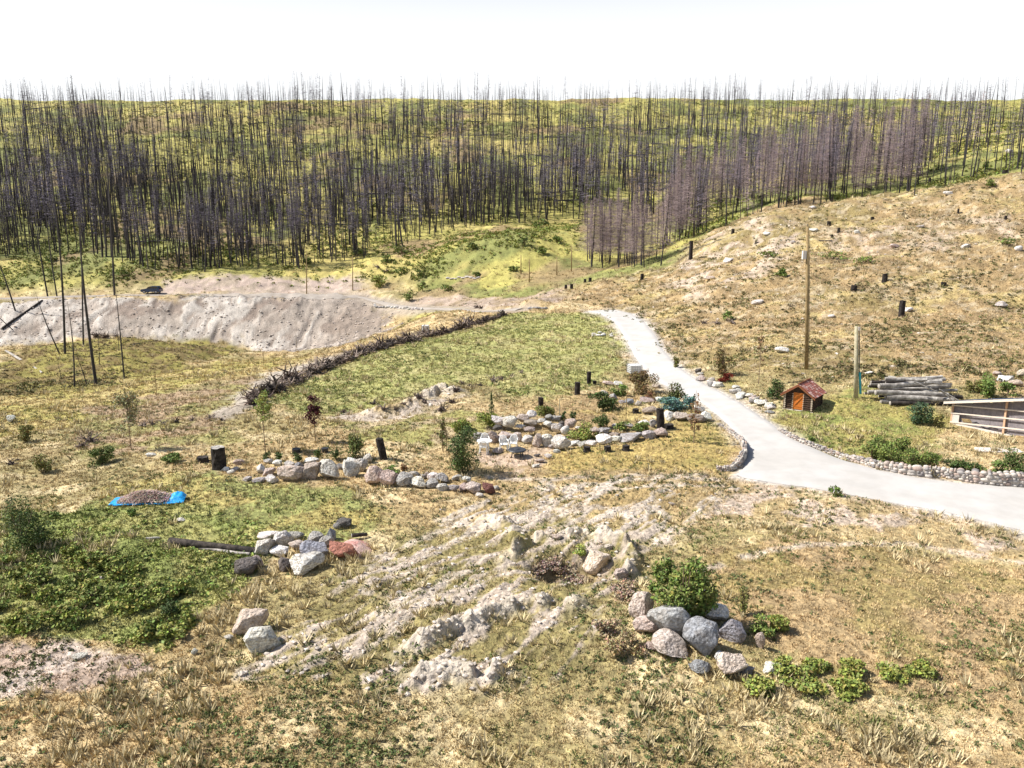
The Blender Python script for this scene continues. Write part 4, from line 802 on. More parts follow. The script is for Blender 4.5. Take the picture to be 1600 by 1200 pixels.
# tarp with cut straw
def tarp():
    a = P(232, 785); s = mpp(a); t = empty('blue_tarp', a, R(12), 'crumpled bright blue tarp spread under a straw heap', 'tarp')
    nx, ny = 46, 18; xs = np.linspace(-1.75, 1.75, nx); ys = np.linspace(-.55, .75, ny); Xg, Yg = np.meshgrid(xs, ys, indexing='ij')
    ed = 1+.25*(fbm(Xg*1.5, Yg*0, 91, 3)-.5)*2; Yw = Yg*ed; z = .02+.10*fbm(Xg*3, Yg*3, 92, 4)+.32*np.exp(-((Xg-1.4)/.42)**2)*np.exp(-((Yg-.2)/.5)**4)*(.45+1.1*fbm(Xg*5, Yg*5, 93, 3))
    z += np.array([[ground(a.x+math.cos(.21)*x-math.sin(.21)*y, a.y+math.sin(.21)*x+math.cos(.21)*y)-a.z for x, y in zip(r1, r2)] for r1, r2 in zip(Xg, Yw)])
    V = np.stack([Xg+.1*(fbm(Yg*3, Xg, 95, 2)-.5), Yw, z], -1).reshape(-1, 3); ii = np.arange(nx*ny).reshape(nx, ny); Qd = np.stack([ii[:-1, :-1], ii[1:, :-1], ii[1:, 1:], ii[:-1, 1:]], -1).reshape(-1, 4)
    obj('sheet', mk_mesh('tarp', V, [Qd], None, True), MT['tarp'], t)
    st_ = empty('straw_heap', a, R(12), 'pale pinkish heap of cut straw lying on the blue tarp', 'straw heap'); mb = MB(); n = 5200
    x = RNG.normal(size=n)*.55-.25; x = np.clip(x, -1.35, 1.0); y = RNG.normal(size=n)*.26+.1; hh = .42*np.exp(-((x+.15)/.95)**4)*np.exp(-((y-.1)/.5)**2)
    gz = z.mean(); p = np.stack([x, y, gz+.05+hh*RNG.random(n)**.4], 1); leaves(mb, p, .14, np.array((.50, .385, .33)), aspect=.09, up=1.2); mb.build('straw', MT['straw'], st_)
    V2, F2 = ico(3); W = V2*[1.1, .42, .3]; W[:, :2] += [-.2, .1]; W[:, 2] += gz; MB().add(W, [F2], (.42, .32, .27)).build('core', MT['straw'], st_)
tarp()
# red gravel
v = P(548, 868); s = mpp(v); mb = MB(); rr = np.linspace(0, 1, 16); th = np.linspace(0, 2*math.pi, 40, endpoint=False); Rg, Tg = np.meshgrid(rr, th, indexing='ij')
X_ = Rg*np.cos(Tg)*31*s; Y_ = Rg*np.sin(Tg)*1.15; Zg = (1-Rg**1.4)*.42+(fbm(X_*5, Y_*5, 96, 3)-.5)*.12*(1-Rg)-.04; Zg += np.array([[ground(v.x+a, v.y+.75+b)-v.z for a, b in zip(r1, r2)] for r1, r2 in zip(X_, Y_)])
ii = np.arange(16*40).reshape(16, 40); Qd = np.stack([ii[:-1], ii[1:], np.roll(ii[1:], -1, 1), np.roll(ii[:-1], -1, 1)], -1).reshape(-1, 4)
cc = np.where(fbm(X_*2, Y_*2, 97, 3)[..., None] > .5, np.array([.46, .24, .21]), np.array([.55, .38, .33])).reshape(-1, 3)
mb.add(np.stack([X_, Y_+.75, Zg], -1).reshape(-1, 3), [Qd], cc)
o = mb.build('gravel_heap', MT['redgravel'], None, True); o.location = v; tag(o, 'low heap of pinkish red gravel beside the boulders', 'gravel heap')

# tanks
def tank(px, py, w, h, label, cage=True, rz=.2):
    v = P(px, py); s = mpp(v); W, Hh = w*s*.92, h*s*.86; t = empty('water_tank', v, rz, label, 'water tank')
    MB().box(0, 0, .06+Hh*.5, W*.9, W*.85, Hh*.92).build('tank', MT['white'], t); MB().box(0, 0, .03, W, W*.95, .08).build('pallet', MT['pole'], t)
    c_ = MB()
    for k in range(5):
        z = .1+Hh*.92*k/4
        for y in (-1, 1): c_.tube([(-W/2, y*W*.47, z), (W/2, y*W*.47, z)], .016, 4); c_.tube([(y*W/2, -W*.47, z), (y*W/2, W*.47, z)], .016, 4)
    for k in range(6):
        x = -W/2+W*k/5
        for y in (-1, 1): c_.tube([(x, y*W*.47, .06), (x, y*W*.47, Hh)], .016, 4); c_.tube([(y*W/2, x*.94, .06), (y*W/2, x*.94, Hh)], .016, 4)
    c_.build('cage', MT['rim' if cage else 'white'], t); MB().tube([(0, 0, Hh*.96+.06), (0, 0, Hh+.08)], .11, 10).build('cap', MT['white'], t)
tank(665, 522, 12, 16, 'white water tank behind the long row of roots'); tank(991, 583, 21, 15, 'pale caged tank beside the upper drive above the rockery')

# ------------------------------------------------------------------ walls of stone by the drive
def stone_wall(pts, hpx, label, name='stone_wall', lay=3, thick=.35, seed=1):
    rs = np.random.default_rng(seed); W = resample([P(*p) for p in pts], 400); seg = np.concatenate([[0], np.cumsum(np.hypot(*np.diff(W, axis=0).T))]); Ltot = seg[-1]
    t = empty(name, (W[0][0], W[0][1], ground(*W[0])), 0, label, 'stone wall'); o0 = np.array([W[0][0], W[0][1], ground(*W[0])])
    at_ = lambda q: np.array([np.interp(q, seg, W[:, 0]), np.interp(q, seg, W[:, 1])])
    s = mpp(P(*pts[len(pts)//2])); Hh = np.interp(np.linspace(0, 1, 50), np.linspace(0, 1, len(hpx)), hpx)*s; V, Fc = ico(2); mb = MB(); core = MB()
    for j in range(60):
        q0, q1 = Ltot*j/60, Ltot*(j+1)/60; a, b = at_(q0), at_(q1); d = b-a; L = np.hypot(*d)+1e-6; h = np.interp(j/60, np.linspace(0, 1, 50), Hh); za = ground(*((a+b)/2)); m_ = (a+b)/2
        core.box(m_[0]-o0[0], m_[1]-o0[1], za+h*.42-.1-o0[2], L+.02, thick*.75, h*.84+.2, math.atan2(d[1], d[0]))
    core.build('mortar_core', MT['mortar'], t)
    palette = [(.46,.42,.38), (.56,.51,.45), (.30,.28,.265), (.40,.33,.29), (.22,.20,.195), (.36,.28,.24)]
    for k in range(lay):
        q = rs.random()*.2
        while q < Ltot:
            h = np.interp(q/Ltot, np.linspace(0, 1, 50), Hh); sz = h/lay*rs.uniform(.6, 1.55); wd = sz*rs.uniform(.8, 2.1); p = at_(q+wd/2); d = at_(min(q+wd, Ltot))-at_(q); a = math.atan2(d[1], d[0]); nrm = np.array([math.sin(a), -math.cos(a)])
            if nrm[1] > 0: nrm = -nrm
            for side in ((1,) if k < lay-1 else (1, 0, -1)):
                pp = p+nrm*thick*.34*side; w_ = V*[wd*.5, thick*.3, sz*.52]*(1+.22*(vnoise(V[:, 0]*2+q*7+k, V[:, 1]*2+V[:, 2]*2, int(q*10)+k)[:, None]-.5)); ca, sa = math.cos(a), math.sin(a)
                w_ = np.stack([w_[:, 0]*ca-w_[:, 1]*sa, w_[:, 0]*sa+w_[:, 1]*ca, w_[:, 2]], 1); zz = ground(*pp)+h*(k+.45)/lay+rs.uniform(-.06, .05)
                mb.add(w_+[pp[0]-o0[0], pp[1]-o0[1], zz-o0[2]], [Fc], np.array(palette[rs.integers(6)])*rs.uniform(.85, 1.15))
            q += wd*1.02
    mb.build('stonework', MT['stones'], t, True)
stone_wall([(1217,672),(1243,688),(1268,698),(1296,709),(1330,721),(1370,731),(1410,739),(1452,745)], [4,6,7,8,10,11,13,16], 'low stone wall curving along the drive below the pump house', lay=3, seed=3)
stone_wall([(1456,741),(1500,750),(1545,756),(1600,759),(1680,763),(1780,768)], [15,19,21,22,22,22], 'taller stone wall at the right edge along the drive', lay=4, seed=4)
stone_wall([(1122,664),(1140,675),(1156,690),(1163,704),(1163,716),(1153,728),(1140,736),(1120,734)], [3,5,8,13,16,14,10,6], 'narrow curved dark stone wall at the inner bend of the drive', lay=3, thick=.25, seed=5)

# ------------------------------------------------------------------ the car on the far road
def far_car():
    v = P(234, 460.5); v.y += 1.2; v.z = ground(v.x, v.y)+.05
    t = empty('parked_car', v, R(180), 'small dark blue car parked on the far gravel road', 'car'); t.scale = (1.05, 1.05, 1.05)
    low = [(-2.15, .35), (2.1, .32), (2.2, .55), (2.15, .80), (1.95, .93), (.95, 1.02), (-2.0, 1.08), (-2.2, .95), (-2.22, .6)]
    MB().prism(low, -.9, .9).build('body', MT['car'], t)
    cab = [(-2.0, 1.07), (.95, 1.02), (.35, 1.48), (.05, 1.58), (-1.5, 1.60), (-1.8, 1.5)]; MB().prism(cab, -.78, .78).build('roof', MT['car'], t)
    for y in (-.79, .79):
        for q in ([(-.45, 1.12), (.68, 1.10), (.28, 1.42), (-.45, 1.47)], [(-1.65, 1.13), (-.52, 1.12), (-.52, 1.47), (-1.55, 1.46)]): MB().prism(q, y-.012, y+.012).build('window', MT['glass'], t)
    MB().add([(.93, -.7, 1.06), (.93, .7, 1.06), (.36, .66, 1.50), (.36, -.66, 1.50)], [np.array([[0, 1, 2, 3]])]).build('windscreen', MT['glass'], t)
    for x in (-1.35, 1.35):
        for y in (-.83, .83): w = MB().tube([(x, y-.11, .34), (x, y+.11, .34)], .35, 20).build('wheel', MT['tyre'], t); MB().tube([(x, y-.12, .34), (x, y+.12, .34)], .21, 12).build('rim', MT['rim'], w)
    for y in (-.65, .65): MB().box(2.13, y, .72, .1, .34, .14).build('headlight', MT['lamp_w'], t); MB().box(-2.18, y, .88, .08, .26, .2).build('tail_light', MT['lamp_r'], t)
far_car()

# ------------------------------------------------------------------ shrubs and saplings
bush(722,738,58,76,'dark','tall dark green shrub at the left of the patio',col2='green',n=4200)
bush(556,716,36,48,'olive','upright olive green shrub on the terrace left of the leaning stump',col2='green')
bush(36,857,84,80,'dark','big dark green shrub at the left edge',col2='green',n=5200)
bush(1066,980,106,108,'green','large leafy green bush among the foreground boulders',col2='bright',n=6500,leaf=.07); bush(1035,930,44,60,'green','taller thin leafy shoots rising left behind the leafy bush',n=1600,leaf=.07,col2='bright')
bush(942,641,46,28,'dark','wide dark green shrub on the dry upper lawn',col2='green'); bush(939,668,28,24,'green','round green shrub behind the flower bed',col2='dark')
conifer(768,660,20,48,'dark','narrow dark conifer at the left of the patio boulders',col2='green'); conifer(693,686,18,32,'dark','small dark conifer with orange lower needles',col2='brown')
bush(1048,642,46,22,'teal','spreading blue-green juniper behind the garden boulders',col2='teal'); bush(1078,638,26,20,'teal','smaller blue-green juniper right of the spreading one',col2='teal')
bush(1050,630,40,32,'olive','dark olive shrub behind the blue-green juniper',col2='dark'); bush(1002,617,46,46,'brown','tall brownish olive shrub by the caged tank',col2='olive'); bush(966,618,28,18,'green','low green shrub in the rockery'); bush(1018,625,20,16,'brown','small brown shrub in the rockery')
bush(908,688,46,28,'bright','yellow-green flower clump at the corner of the patio wall',col2='yellow'); bush(934,689,22,14,'olive','low greenish clump right of the yellow-green clump'); bush(972,673,28,14,'green','leafy bed plant, left of two behind the lower boulder row',col2='bright'); bush(1003,673,30,15,'green','leafy bed plant, right of two behind the lower boulder row',col2='bright')
bush(852,656,34,24,'olive','bushy olive plants on top of the patio wall',col2='bright'); bush(880,657,12,16,'dark','small dark upright plant above the patio wall'); bush(895,657,10,17,'dark','second small dark upright plant above the patio wall'); bush(765,665,44,24,'bright','bright green mound left above the patio wall',col2='yellow'); bush(720,672,40,22,'bright','yellow-green growth behind the tall dark shrub',col2='yellow')
for x, w in ((437,17),(464,17),(498,15),(525,15),(417,14)): bush(x, 718+(4 if x < 480 else 0), w, 17, 'dark', {437:'small dark shrub, second from the left atop the left wall',464:'small dark shrub in the middle atop the left wall',498:'small dark shrub, fourth atop the left wall',525:'small dark shrub, rightmost atop the left wall',417:'small green shrub, leftmost atop the left wall'}[x], group='small shrubs atop the left wall', col2='green')
bush(612,740,26,12,'green','low green plant above the middle terrace wall'); bush(630,736,14,14,'brown','orange-brown plant above the middle terrace wall')
bush(593,449,26,20,'bright','round yellow-green bush beside the far road',col2='yellow'); bush(1137,501,18,16,'green','round green bush above the three root masses'); bush(1222,432,22,12,'green','green bush on the pale side of the hill'); bush(1270,690,14,8,'green','tiny green plant above the roadside wall')
bush(1215,624,34,34,'dark','green bush left of the log shed',col2='green'); bush(1437,660,44,34,'bluegreen','dark blue-green bush below the log pile',col2='green'); bush(1465,668,14,26,'olive','slim olive shrub right of the blue-green bush')
for i, (x, y, w, h) in enumerate([(1362,718,40,30),(1392,728,44,36),(1425,734,50,40),(1452,735,34,30),(1378,704,40,22),(1408,706,36,24)]): bush(x, y, w, h, 'green', f"leafy yellow-green bush, {ordn(i)} of the hedge above the roadside wall", group='hedge bushes above the roadside wall', col2='bright')
bush(1500,741,46,24,'dark','dark spreading shrub left above the tall stone wall',col2='green'); bush(1525,744,30,20,'green','small green shrub second above the tall stone wall'); bush(1556,742,30,26,'green','green shrub third above the tall stone wall'); bush(1588,742,44,40,'dark','taller dark shrub at the right edge above the stone wall',col2='green')
bush(1546,622,36,42,'green','tall green shrub behind the open shed roof'); bush(1575,618,30,20,'green','low green shrub behind the open shed'); bush(1524,612,30,22,'olive','olive bush between log pile and shed roof')
bush(1130,588,34,44,'olive','tall olive shrub right of the upper drive',col2='brown'); bush(1134,596,22,13,'red','small red leaved shrub in the roadside rocks',col2='red'); bush(1055,575,16,18,'olive','small olive shrub at the edge of the upper drive'); bush(1305,776,20,17,'green','small green plant beside the lower drive')
bush(268,968,32,34,'dark','dark spiky bush on the lower left slope'); bush(70,735,30,30,'olive','olive shrub on the left slope'); bush(40,690,30,28,'olive','olive tuft at the far left slope'); bush(268,722,32,14,'green','low leafy green plant left of the widest stump'); bush(155,724,44,28,'green','green growth on the left slope below the brush heap',col2='olive')
bush(1160,960,22,50,'olive','tall thin weedy stalks right of the leafy bush',n=500); bush(1190,990,44,34,'green','green shrub right of the boulder cluster',col2='bright'); bush(208,805,18,14,'green','small round bush below the blue tarp'); bush(85,810,18,12,'green','small bush right of the big dark shrub')
for i, (x, y, w, h) in enumerate([(880,895,44,16),(860,884,46,14),(905,907,40,12),(840,893,34,10)]): bush(x, y, w, h, 'purple', f"dry purplish brush, {ordn(i)} clump in the sunken pit", group='dry brush in the pit', name='dry_brush', cat='brush', col2='dry', n=900)
bush(905,868,24,18,'bright','green sprout at the back of the pit'); bush(975,1020,60,30,'dry','dry brown brush left of the foreground boulders',col2='dry',name='dry_brush',cat='brush'); bush(945,990,50,24,'dry','straw coloured brush below the clay ridge',col2='purple',name='dry_brush',cat='brush'); bush(970,930,60,16,'dry','pinkish dry grass mass right of the pit',col2='purple',name='dry_brush',cat='brush')
gb = []
for i in range(34):
    x = random.uniform(-20, 215); y = random.uniform(855, 985)+ (0 if x < 170 else 10); gb.append((x, y))
for i in range(16): gb.append((random.uniform(200, 300), random.uniform(925, 1000)))
for i, (x, y) in enumerate(sorted(gb)): bush(x, y, random.uniform(26, 60), random.uniform(10, 24), random.choice(['green', 'bright', 'bright']), f"leafy low bush, {ordn(i) if i < 58 else 'last but '+['three','two','one','none'][i-58]} counted from the left of the lower left thicket", group='low bushes of the lower left thicket', col2='yellow', leaf=.07, n=520)
for i, (x, y, w, h) in enumerate([(1225,1050,50,22),(1275,1045,56,18),(1335,1052,56,18),(1250,1075,70,26),(1395,1056,56,14),(1440,1052,46,12),(1215,985,40,26),(1190,1080,50,22),(1325,1080,60,20)]): bush(x, y, w, h, 'bright', f"low leafy yellow-green bush, {ordn(i)} of the foreground patch at right", group='low bushes in the right foreground', col2='yellow', leaf=.06, n=1500)
fb = [(628,397,30,14),(739,389,20,10),(820,383,22,13),(852,352,20,12),(870,377,16,9),(605,410,20,12),(640,470,26,20),(628,428,22,12),(192,432,26,12),(840,355,18,10),(845,396,18,9),(803,424,16,9),(1357,297,12,8),(1188,318,24,14),(1232,317,28,12),(1300,314,40,12),(1540,265,12,14),(1574,383,34,12),(1200,402,30,10),(1300,405,60,12),(1545,290,20,10),(1350,410,50,10),(1090,355,14,18),(1060,350,30,14),(700,455,22,14),(660,455,20,16),(655,432,18,12),(745,432,14,8),(560,398,18,9),(480,412,18,10),(360,408,18,10),(80,408,20,10),(1125,318,16,10),(1100,315,12,14)]
for i, (x, y, w, h) in enumerate(sorted(fb)): bush(x, y, w, h, 'green' if i % 3 else 'dark', f"far round green bush, {ordn(i)} from the left below the burnt forest", group='far bushes below the burnt forest', col2='bright', n=260)
sapling(415,708,100,60,34,'bright','yellow-green sapling at the left end of the terrace',dens=420); sapling(493,692,76,52,26,'wine','sapling with dark red leaves on the terrace',dens=480); sapling(205,702,98,78,44,'pale','pale sparse sapling on the left slope',dens=700); sapling(1084,692,84,66,20,'brown','thin brownish sapling on the dry lawn before the juniper',dens=160)
sapling(692,705,58,50,16,'olive','tiny sapling behind the tall dark shrub',dens=120,stake=True); sapling(1185,600,80,50,14,'brown','bare thin sapling right of the red shrub',dens=60)

# ------------------------------------------------------------------ the burnt forest
random.seed(5); RNG = np.random.default_rng(5)
def tree_arrays(seed, kind, lod=False):
    """unit tree 1 m tall: trunk and branches as MB; kinds: pole, twiggy, feathery"""
    random.seed(seed); tr, br = MB(), MB(); bend = (random.uniform(-.02, .02), random.uniform(-.02, .02)); r0 = {'pole': .0078, 'twiggy': .0080, 'feathery': .0075}[kind]*random.uniform(.75, 1.05)
    f = lambda z: Vector((bend[0]*math.sin(z*3), bend[1]*math.sin(z*2.2+.4), z))
    tr.tube([f(z)-(Vector((0, 0, .03)) if z == 0 else Vector()) for z in (0, .25, .5, .75, 1)], [r0*1.15, r0, r0*.8, r0*.5, r0*.12], 5, False)
    n = {'pole': random.randint(20, 45), 'twiggy': 220, 'feathery': 420}[kind]; lo = {'pole': .35, 'twiggy': .38, 'feathery': .2}[kind]; fw = 1
    if lod: n = {'pole': 8, 'twiggy': 52, 'feathery': 110}[kind]; fw = 2.0
    colr = {'pole': (.05, .045, .045), 'twiggy': (.19, .165, .20), 'feathery': (.29, .225, .225)}[kind]
    V, Fc = [], []; k = 0; fwid = random.uniform(.17, .30)
    for i in range(n):
        z = lo+(1-lo)*random.random()**(.8); a = random.uniform(0, 6.28); mx = {'pole': .04, 'twiggy': .08, 'feathery': fwid}[kind]; L = mx*(1.05-z)/(1.05-lo)*random.uniform(.5, 1.1)+.012
        d = Vector((math.cos(a), math.sin(a), random.uniform(-.35, .45) if kind != 'feathery' else random.uniform(-.3, .2))); p = f(z); w = r0*(.22 if kind != 'feathery' else .20)*fw; e = p+d*L; s_ = d.cross(Vector((0, 0, 1))).normalized()*w; u_ = Vector((0, 0, w))
        V += [p+s_, p-s_, p+u_*1.3, e]; Fc += [(k, k+2, k+3), (k+2, k+1, k+3), (k+1, k, k+3)]; k += 4
        if kind != 'pole':
            for q in range(2 if kind == 'twiggy' else 4):
                t_ = random.uniform(.3, .95); m_ = p.lerp(e, t_); g = m_+Vector((random.gauss(0, 1), random.gauss(0, 1), random.gauss(-.1, .7)))*L*.28; w2 = w*.55; s2 = Vector((0, 0, w2)); V += [m_-s2, m_+s2, g]; Fc.append((k, k+1, k+2)); k += 3
    br.add([tuple(v) for v in V], [np.array(Fc)], colr); return tr, br
KINDS = []
for kd, cnt in (('pole', 8), ('twiggy', 7), ('feathery', 5)):
    for i in range(cnt):
        tr, br = tree_arrays(900+len(KINDS), kd); a = tr.mesh('trunk', True); a.materials.append(MT['burnt']); b = br.mesh('branches'); b.materials.append(MT['twig']); tr, br = tree_arrays(899+len(KINDS), kd, True); KINDS.append((kd, a, b, tr, br))
random.seed(21)
def burnt_tree(loc, h, k, label, group, lean=(0, 0), fat=1.0):
    t = empty('burnt_tree', loc, random.uniform(0, 6.28), label, 'burnt tree', group); t.rotation_euler = (lean[1], lean[0], t.rotation_euler[2]); t.rotation_mode = 'XYZ'; t.scale = (h*fat, h*fat, h)
    if lean != (0, 0): t.rotation_euler[2] = 0
    obj('trunk', KINDS[k][1], None, t); obj('branches', KINDS[k][2], None, t); return t
pick = lambda kd: random.choice([i for i, q in enumerate(KINDS) if q[0] == kd])
# the near black poles at the left, each set by its foot and its lean
for bx, by, tx, ty, w, l in [(101,553,78,268,6.5,'tall thick black trunk left of the trio on the hummock'),(149,600,121,330,7.5,'tall thick black trunk standing nearest on the left slope'),(195,592,180,440,5,'straight black pole right of the near black trunks'),(131,539,125,300,5,'tall black pole at the foot of the gravel bank'),(116,604,104,470,4.5,'slim black pole left of the nearest thick trunk'),(93,553,55,455,4,'black pole leaning left over the gravel bank'),
 (179,461,160,170,4.5,'tall black trunk on the bank top left of the car'),(74,464,50,300,4,'tall black trunk at the left on the bank top'),(89,464,68,290,4,'tall black trunk second from the left on the bank top'),(24,485,-14,380,4,'black trunk leaning left at the far left of the bank'),(96,592,91,565,3,'short black stub on the hummock'),(136,602,117,550,3,'thin pole leaning onto the nearest trunk'),(20,515,-30,470,3,'thin black pole leaning steeply at the left edge'),(186,548,183,515,2.5,'thin short pole beside the straight black pole'),(156,570,154,510,2,'thin grey pole behind the near trunks')]:
    v = P(bx, by); s = mpp(v); uu, ss = ray(tx, ty); h = ss*v.y+CZ-v.z; r = w*s/2; ang = math.atan2(uu*v.y-v.x, h); h = math.hypot(h, uu*v.y-v.x) ; burnt_tree(v, h*1.02, pick('pole'), l, 'near black poles at the left', lean=(ang, 0), fat=1.0)
    ob = COL.objects[-1] if False else None
    tt = [o for o in bpy.data.objects if o.get('label') == l][0]; fat = r/(.0095*h); fat *= .72; tt.scale = (h*min(fat, 1.9), h*min(fat, 1.9), h*1.0)
front = np.array([(-300,405),(0,405),(60,395),(130,400),(200,412),(260,428),(300,426),(360,424),(420,426),(480,418),(560,405),(600,396),(650,385),(700,365),(760,352),(850,346),(900,350),(960,352),(1010,350),(1080,345)], float)
cand = []
def try_add(px, py, h, kd, D=None):
    u, l = hit(px, py); y = math.exp(l); cand.append((u*y, y, ground(u*y, y), h, kd))
for i in range(130):   # front edge
    px = random.uniform(-40, 1060); py = np.interp(px, front[:, 0], front[:, 1])-abs(random.gauss(0, 11)); dens = vnoise(px/38, 0, 99)
    if random.random() > .35+dens: continue
    try_add(px, py, random.uniform(14, 24), 'twiggy' if vnoise(px/60, 3, 8) > .5 and random.random() < .6 else 'pole')
for i in range(13500):  # the mountainside, uniform in the view
    px = random.uniform(-60, 1660); top = 150; py = random.uniform(top, 420); fy = np.interp(px, front[:, 0], front[:, 1]) if px < 1080 else 420
    if py > fy: continue
    u, l = hit(px, py); y = math.exp(l)
    if y < 185: continue
    if y > 402 and random.random() < .6: continue
    x = u*y; dn = fbm(np.array([x/26]), np.array([y/26]), 17, 3)[0]; right = max(0, (px-1000)/600)
    if random.random() > np.clip((dn-.25)*3.0, .15, 1)*(1-.5*right*(py < 260))*(.55 if y < 235 else 1): continue
    cand.append((x, y, ground(x, y), (random.uniform(4, 10) if random.random() < .18 else random.uniform(10, 19))*(1 if y < 400 else .6), 'twiggy' if fbm(np.array([x/18]), np.array([y/18]), 19, 3)[0] > .46 and random.random() < .8 else 'pole'))
for i in range(330):   # behind the crest of the brown hill
    px = random.uniform(1050, 1660); y = random.uniform(178, 245); u = ray(px, 350)[0]
    th = 1.0 if px < 1440 else .22
    if random.random() > th*.72: continue
    x = u*y; cand.append((x, y, ground(x, y), random.uniform(11, 21) if px < 1440 else random.uniform(9, 17), 'feathery' if random.random() < (.5 if px < 1430 else .25) else 'twiggy'))
for i in range(36):    # reddish stand before the crest
    px = random.gauss(968, 34); py = random.uniform(404, 419); px = min(max(px, 918), 1040); try_add(px, py, random.uniform(9, 17), 'feathery' if random.random() < .75 else 'pole')
for i in range(18):
    px = random.uniform(1010, 1090); py = np.interp(px, [1010, 1090], [398, 372])-random.uniform(0, 8); try_add(px, py, random.uniform(9, 15), random.choice(['feathery', 'pole']))
cand.sort(key=lambda q: -q[3]/q[1])
# a few singled out on the crest of the hill
for px, py, tp, kd, l in [(1289,303,205,'feathery','large silvery branched dead tree on the crest of the brown hill'),(1283,304,245,'feathery','smaller pale dead tree touching the large silvery one'),(1207,306,225,'twiggy','dark trunked dead tree left of the large silvery one'),(1428,302,200,'twiggy','bleached bare dead tree right of the reddish stand'),(1490,283,196,'pole','bleached pole with a few limbs on the hill crest'),(1595,268,158,'pole','tall dark dead tree at the right edge of the crest'),(1525,278,200,'pole','slender dead tree on the crest toward the right edge'),(1391,296,190,'feathery','tall purplish dead tree over the reddish stand')]:
    v = P(px, py+3); s = mpp(v); burnt_tree(v, (py-tp)*s, pick(kd), l, None)
def region(px, py, k):
    look = {'pole': 'slim black burnt pole', 'twiggy': 'burnt trunk with grey twigs', 'feathery': 'reddish feathery dead tree'}[k]
    if px < 120: w = 'at the left edge of the burnt forest'
    elif px < 250: w = 'above the parked blue car'
    elif px < 420: w = 'behind the pinkish bank and road'
    elif px < 560: w = 'beyond the thin power poles'
    elif px < 700: w = 'left of the dell hummock'
    elif px < 900: w = 'above the dell hummock'
    elif px < 1050: w = 'just left of the brown hill'
    elif px < 1200: w = 'behind the left shoulder of the hill'
    elif px < 1440: w = 'behind the middle crest of the hill'
    else: w = 'right along the hill crest'
    return look+' '+w
def topx(x, y, z):
    dz = z-CZ; dpt = y*math.cos(PITCH)-dz*math.sin(PITCH); up = y*math.sin(PITCH)+dz*math.cos(PITCH); return 800+F*x/dpt, 600-F*up/dpt
IND, seen = [], []
for q in cand:
    px, py = topx(q[0], q[1], q[2]+q[3]*.8)
    (IND if len(IND) < 277 and -20 < px < 1620 else seen).append(q)
lab = {}
for i, (x, y, z, h, kd) in enumerate(IND): px, py = topx(x, y, z); lab.setdefault(region(px, py, kd), []).append((px, i))
lname = {}
for k_, v_ in lab.items():
    a_, b_ = next((k_[:k_.index(m_)].strip(), k_[k_.index(m_):]) for m_ in (' at the', ' above', ' behind', ' beyond', ' just left', ' left of', ' right along') if m_ in k_)
    for n_, (px, i) in enumerate(sorted(v_)): lname[i] = f"{a_}, {ordn(n_)} from left{b_}" if n_ < 58 else k_
for i, (x, y, z, h, kd) in enumerate(IND):
    px, py = topx(x, y, z); burnt_tree((x, y, z), h, pick(kd), lname[i], 'burnt trees of the front ranks', lean=(random.gauss(0, .035), random.gauss(0, .02)) if random.random() < .8 else (random.gauss(0, .10), 0), fat=random.choice([.75, .9, 1.0, 1.15, 1.5]))
groups = {}
for q in seen: groups.setdefault(pick(q[4]), []).append(q)
AV, AF, AC, n0 = [], {3: [], 4: []}, [], 0
def inst(mb, arr, tint):
    global n0
    V = np.concatenate(mb.V); n = len(V); a = np.array(arr)
    for (x, y, z, h) in a[:, :4].astype(float):
        t = random.uniform(0, 6.28); c_, s_ = math.cos(t), math.sin(t); lx = random.gauss(0, .04); f = h*random.choice([.75, .9, 1.1, 1.5])
        W = np.stack([(V[:, 0]*c_-V[:, 1]*s_)*f+V[:, 2]*h*lx+x, (V[:, 0]*s_+V[:, 1]*c_)*f+y, V[:, 2]*h+z], 1); AV.append(W)
        for k in (3, 4):
            for Fc in mb.F[k]: AF[k].append(Fc+n0)
        AC.append(np.tile(np.array(tint)*random.uniform(.6, 1.5), (n, 1))); n0 += n
for k, arr in groups.items():
    arr = [(q[0], q[1], q[2], q[3]) for q in arr]; inst(KINDS[k][3], arr, (.05, .044, .045)); inst(KINDS[k][4], arr, {'pole': (.055, .05, .052), 'twiggy': (.19, .168, .205), 'feathery': (.29, .225, .225)}[KINDS[k][0]])
o = obj('burnt_forest', mk_mesh('burnt_forest', np.concatenate(AV), [np.concatenate(v) for v in AF.values() if v], np.concatenate(AC)), MT['twig']); tag(o, 'dense ranks of burnt trunks covering the mountainside', 'forest', kind='stuff')
# fallen trunks between the standing ones
FT = []
for i in range(46):
    px = random.uniform(0, 1450); py = random.uniform(170, np.interp(px, front[:, 0], front[:, 1])-4 if px < 1060 else 290); u, l = hit(px, py); y = math.exp(l); x = u*y
    if y < 185: continue
    a = random.choice((0, math.pi))+random.gauss(0, .5); L = random.uniform(7, 16); e = Vector((x+L*math.cos(a), y+L*math.sin(a)*.5, 0)); e.z = ground(e.x, e.y)+.5; s_ = Vector((x, y, ground(x, y)+.3)); m = (s_+e)/2; m.z = max(m.z, ground(m.x, m.y)+.2)
    o = MB().tube([(0, 0, 0), m-s_, e-s_], [.26, .2, .1], 6).build('fallen_trunk', MT['burnt']); o.location = s_
    FT.append((px, o)); tag(o, f"dark fallen trunk {['lying','propped','slanting'][i%3]} {['low','midway','high'][0 if py > 330 else 1 if py > 240 else 2]} on the burnt slope, {region(px, py, 'pole').replace('slim black burnt pole ','')}", 'fallen trunk', 'fallen trunks on the mountainside')

for i, (px, o) in enumerate(sorted(FT, key=lambda q: q[0])): o['label'] = f"dark fallen trunk on the burnt slope, {ordn(i)} of the fallen ones from left"
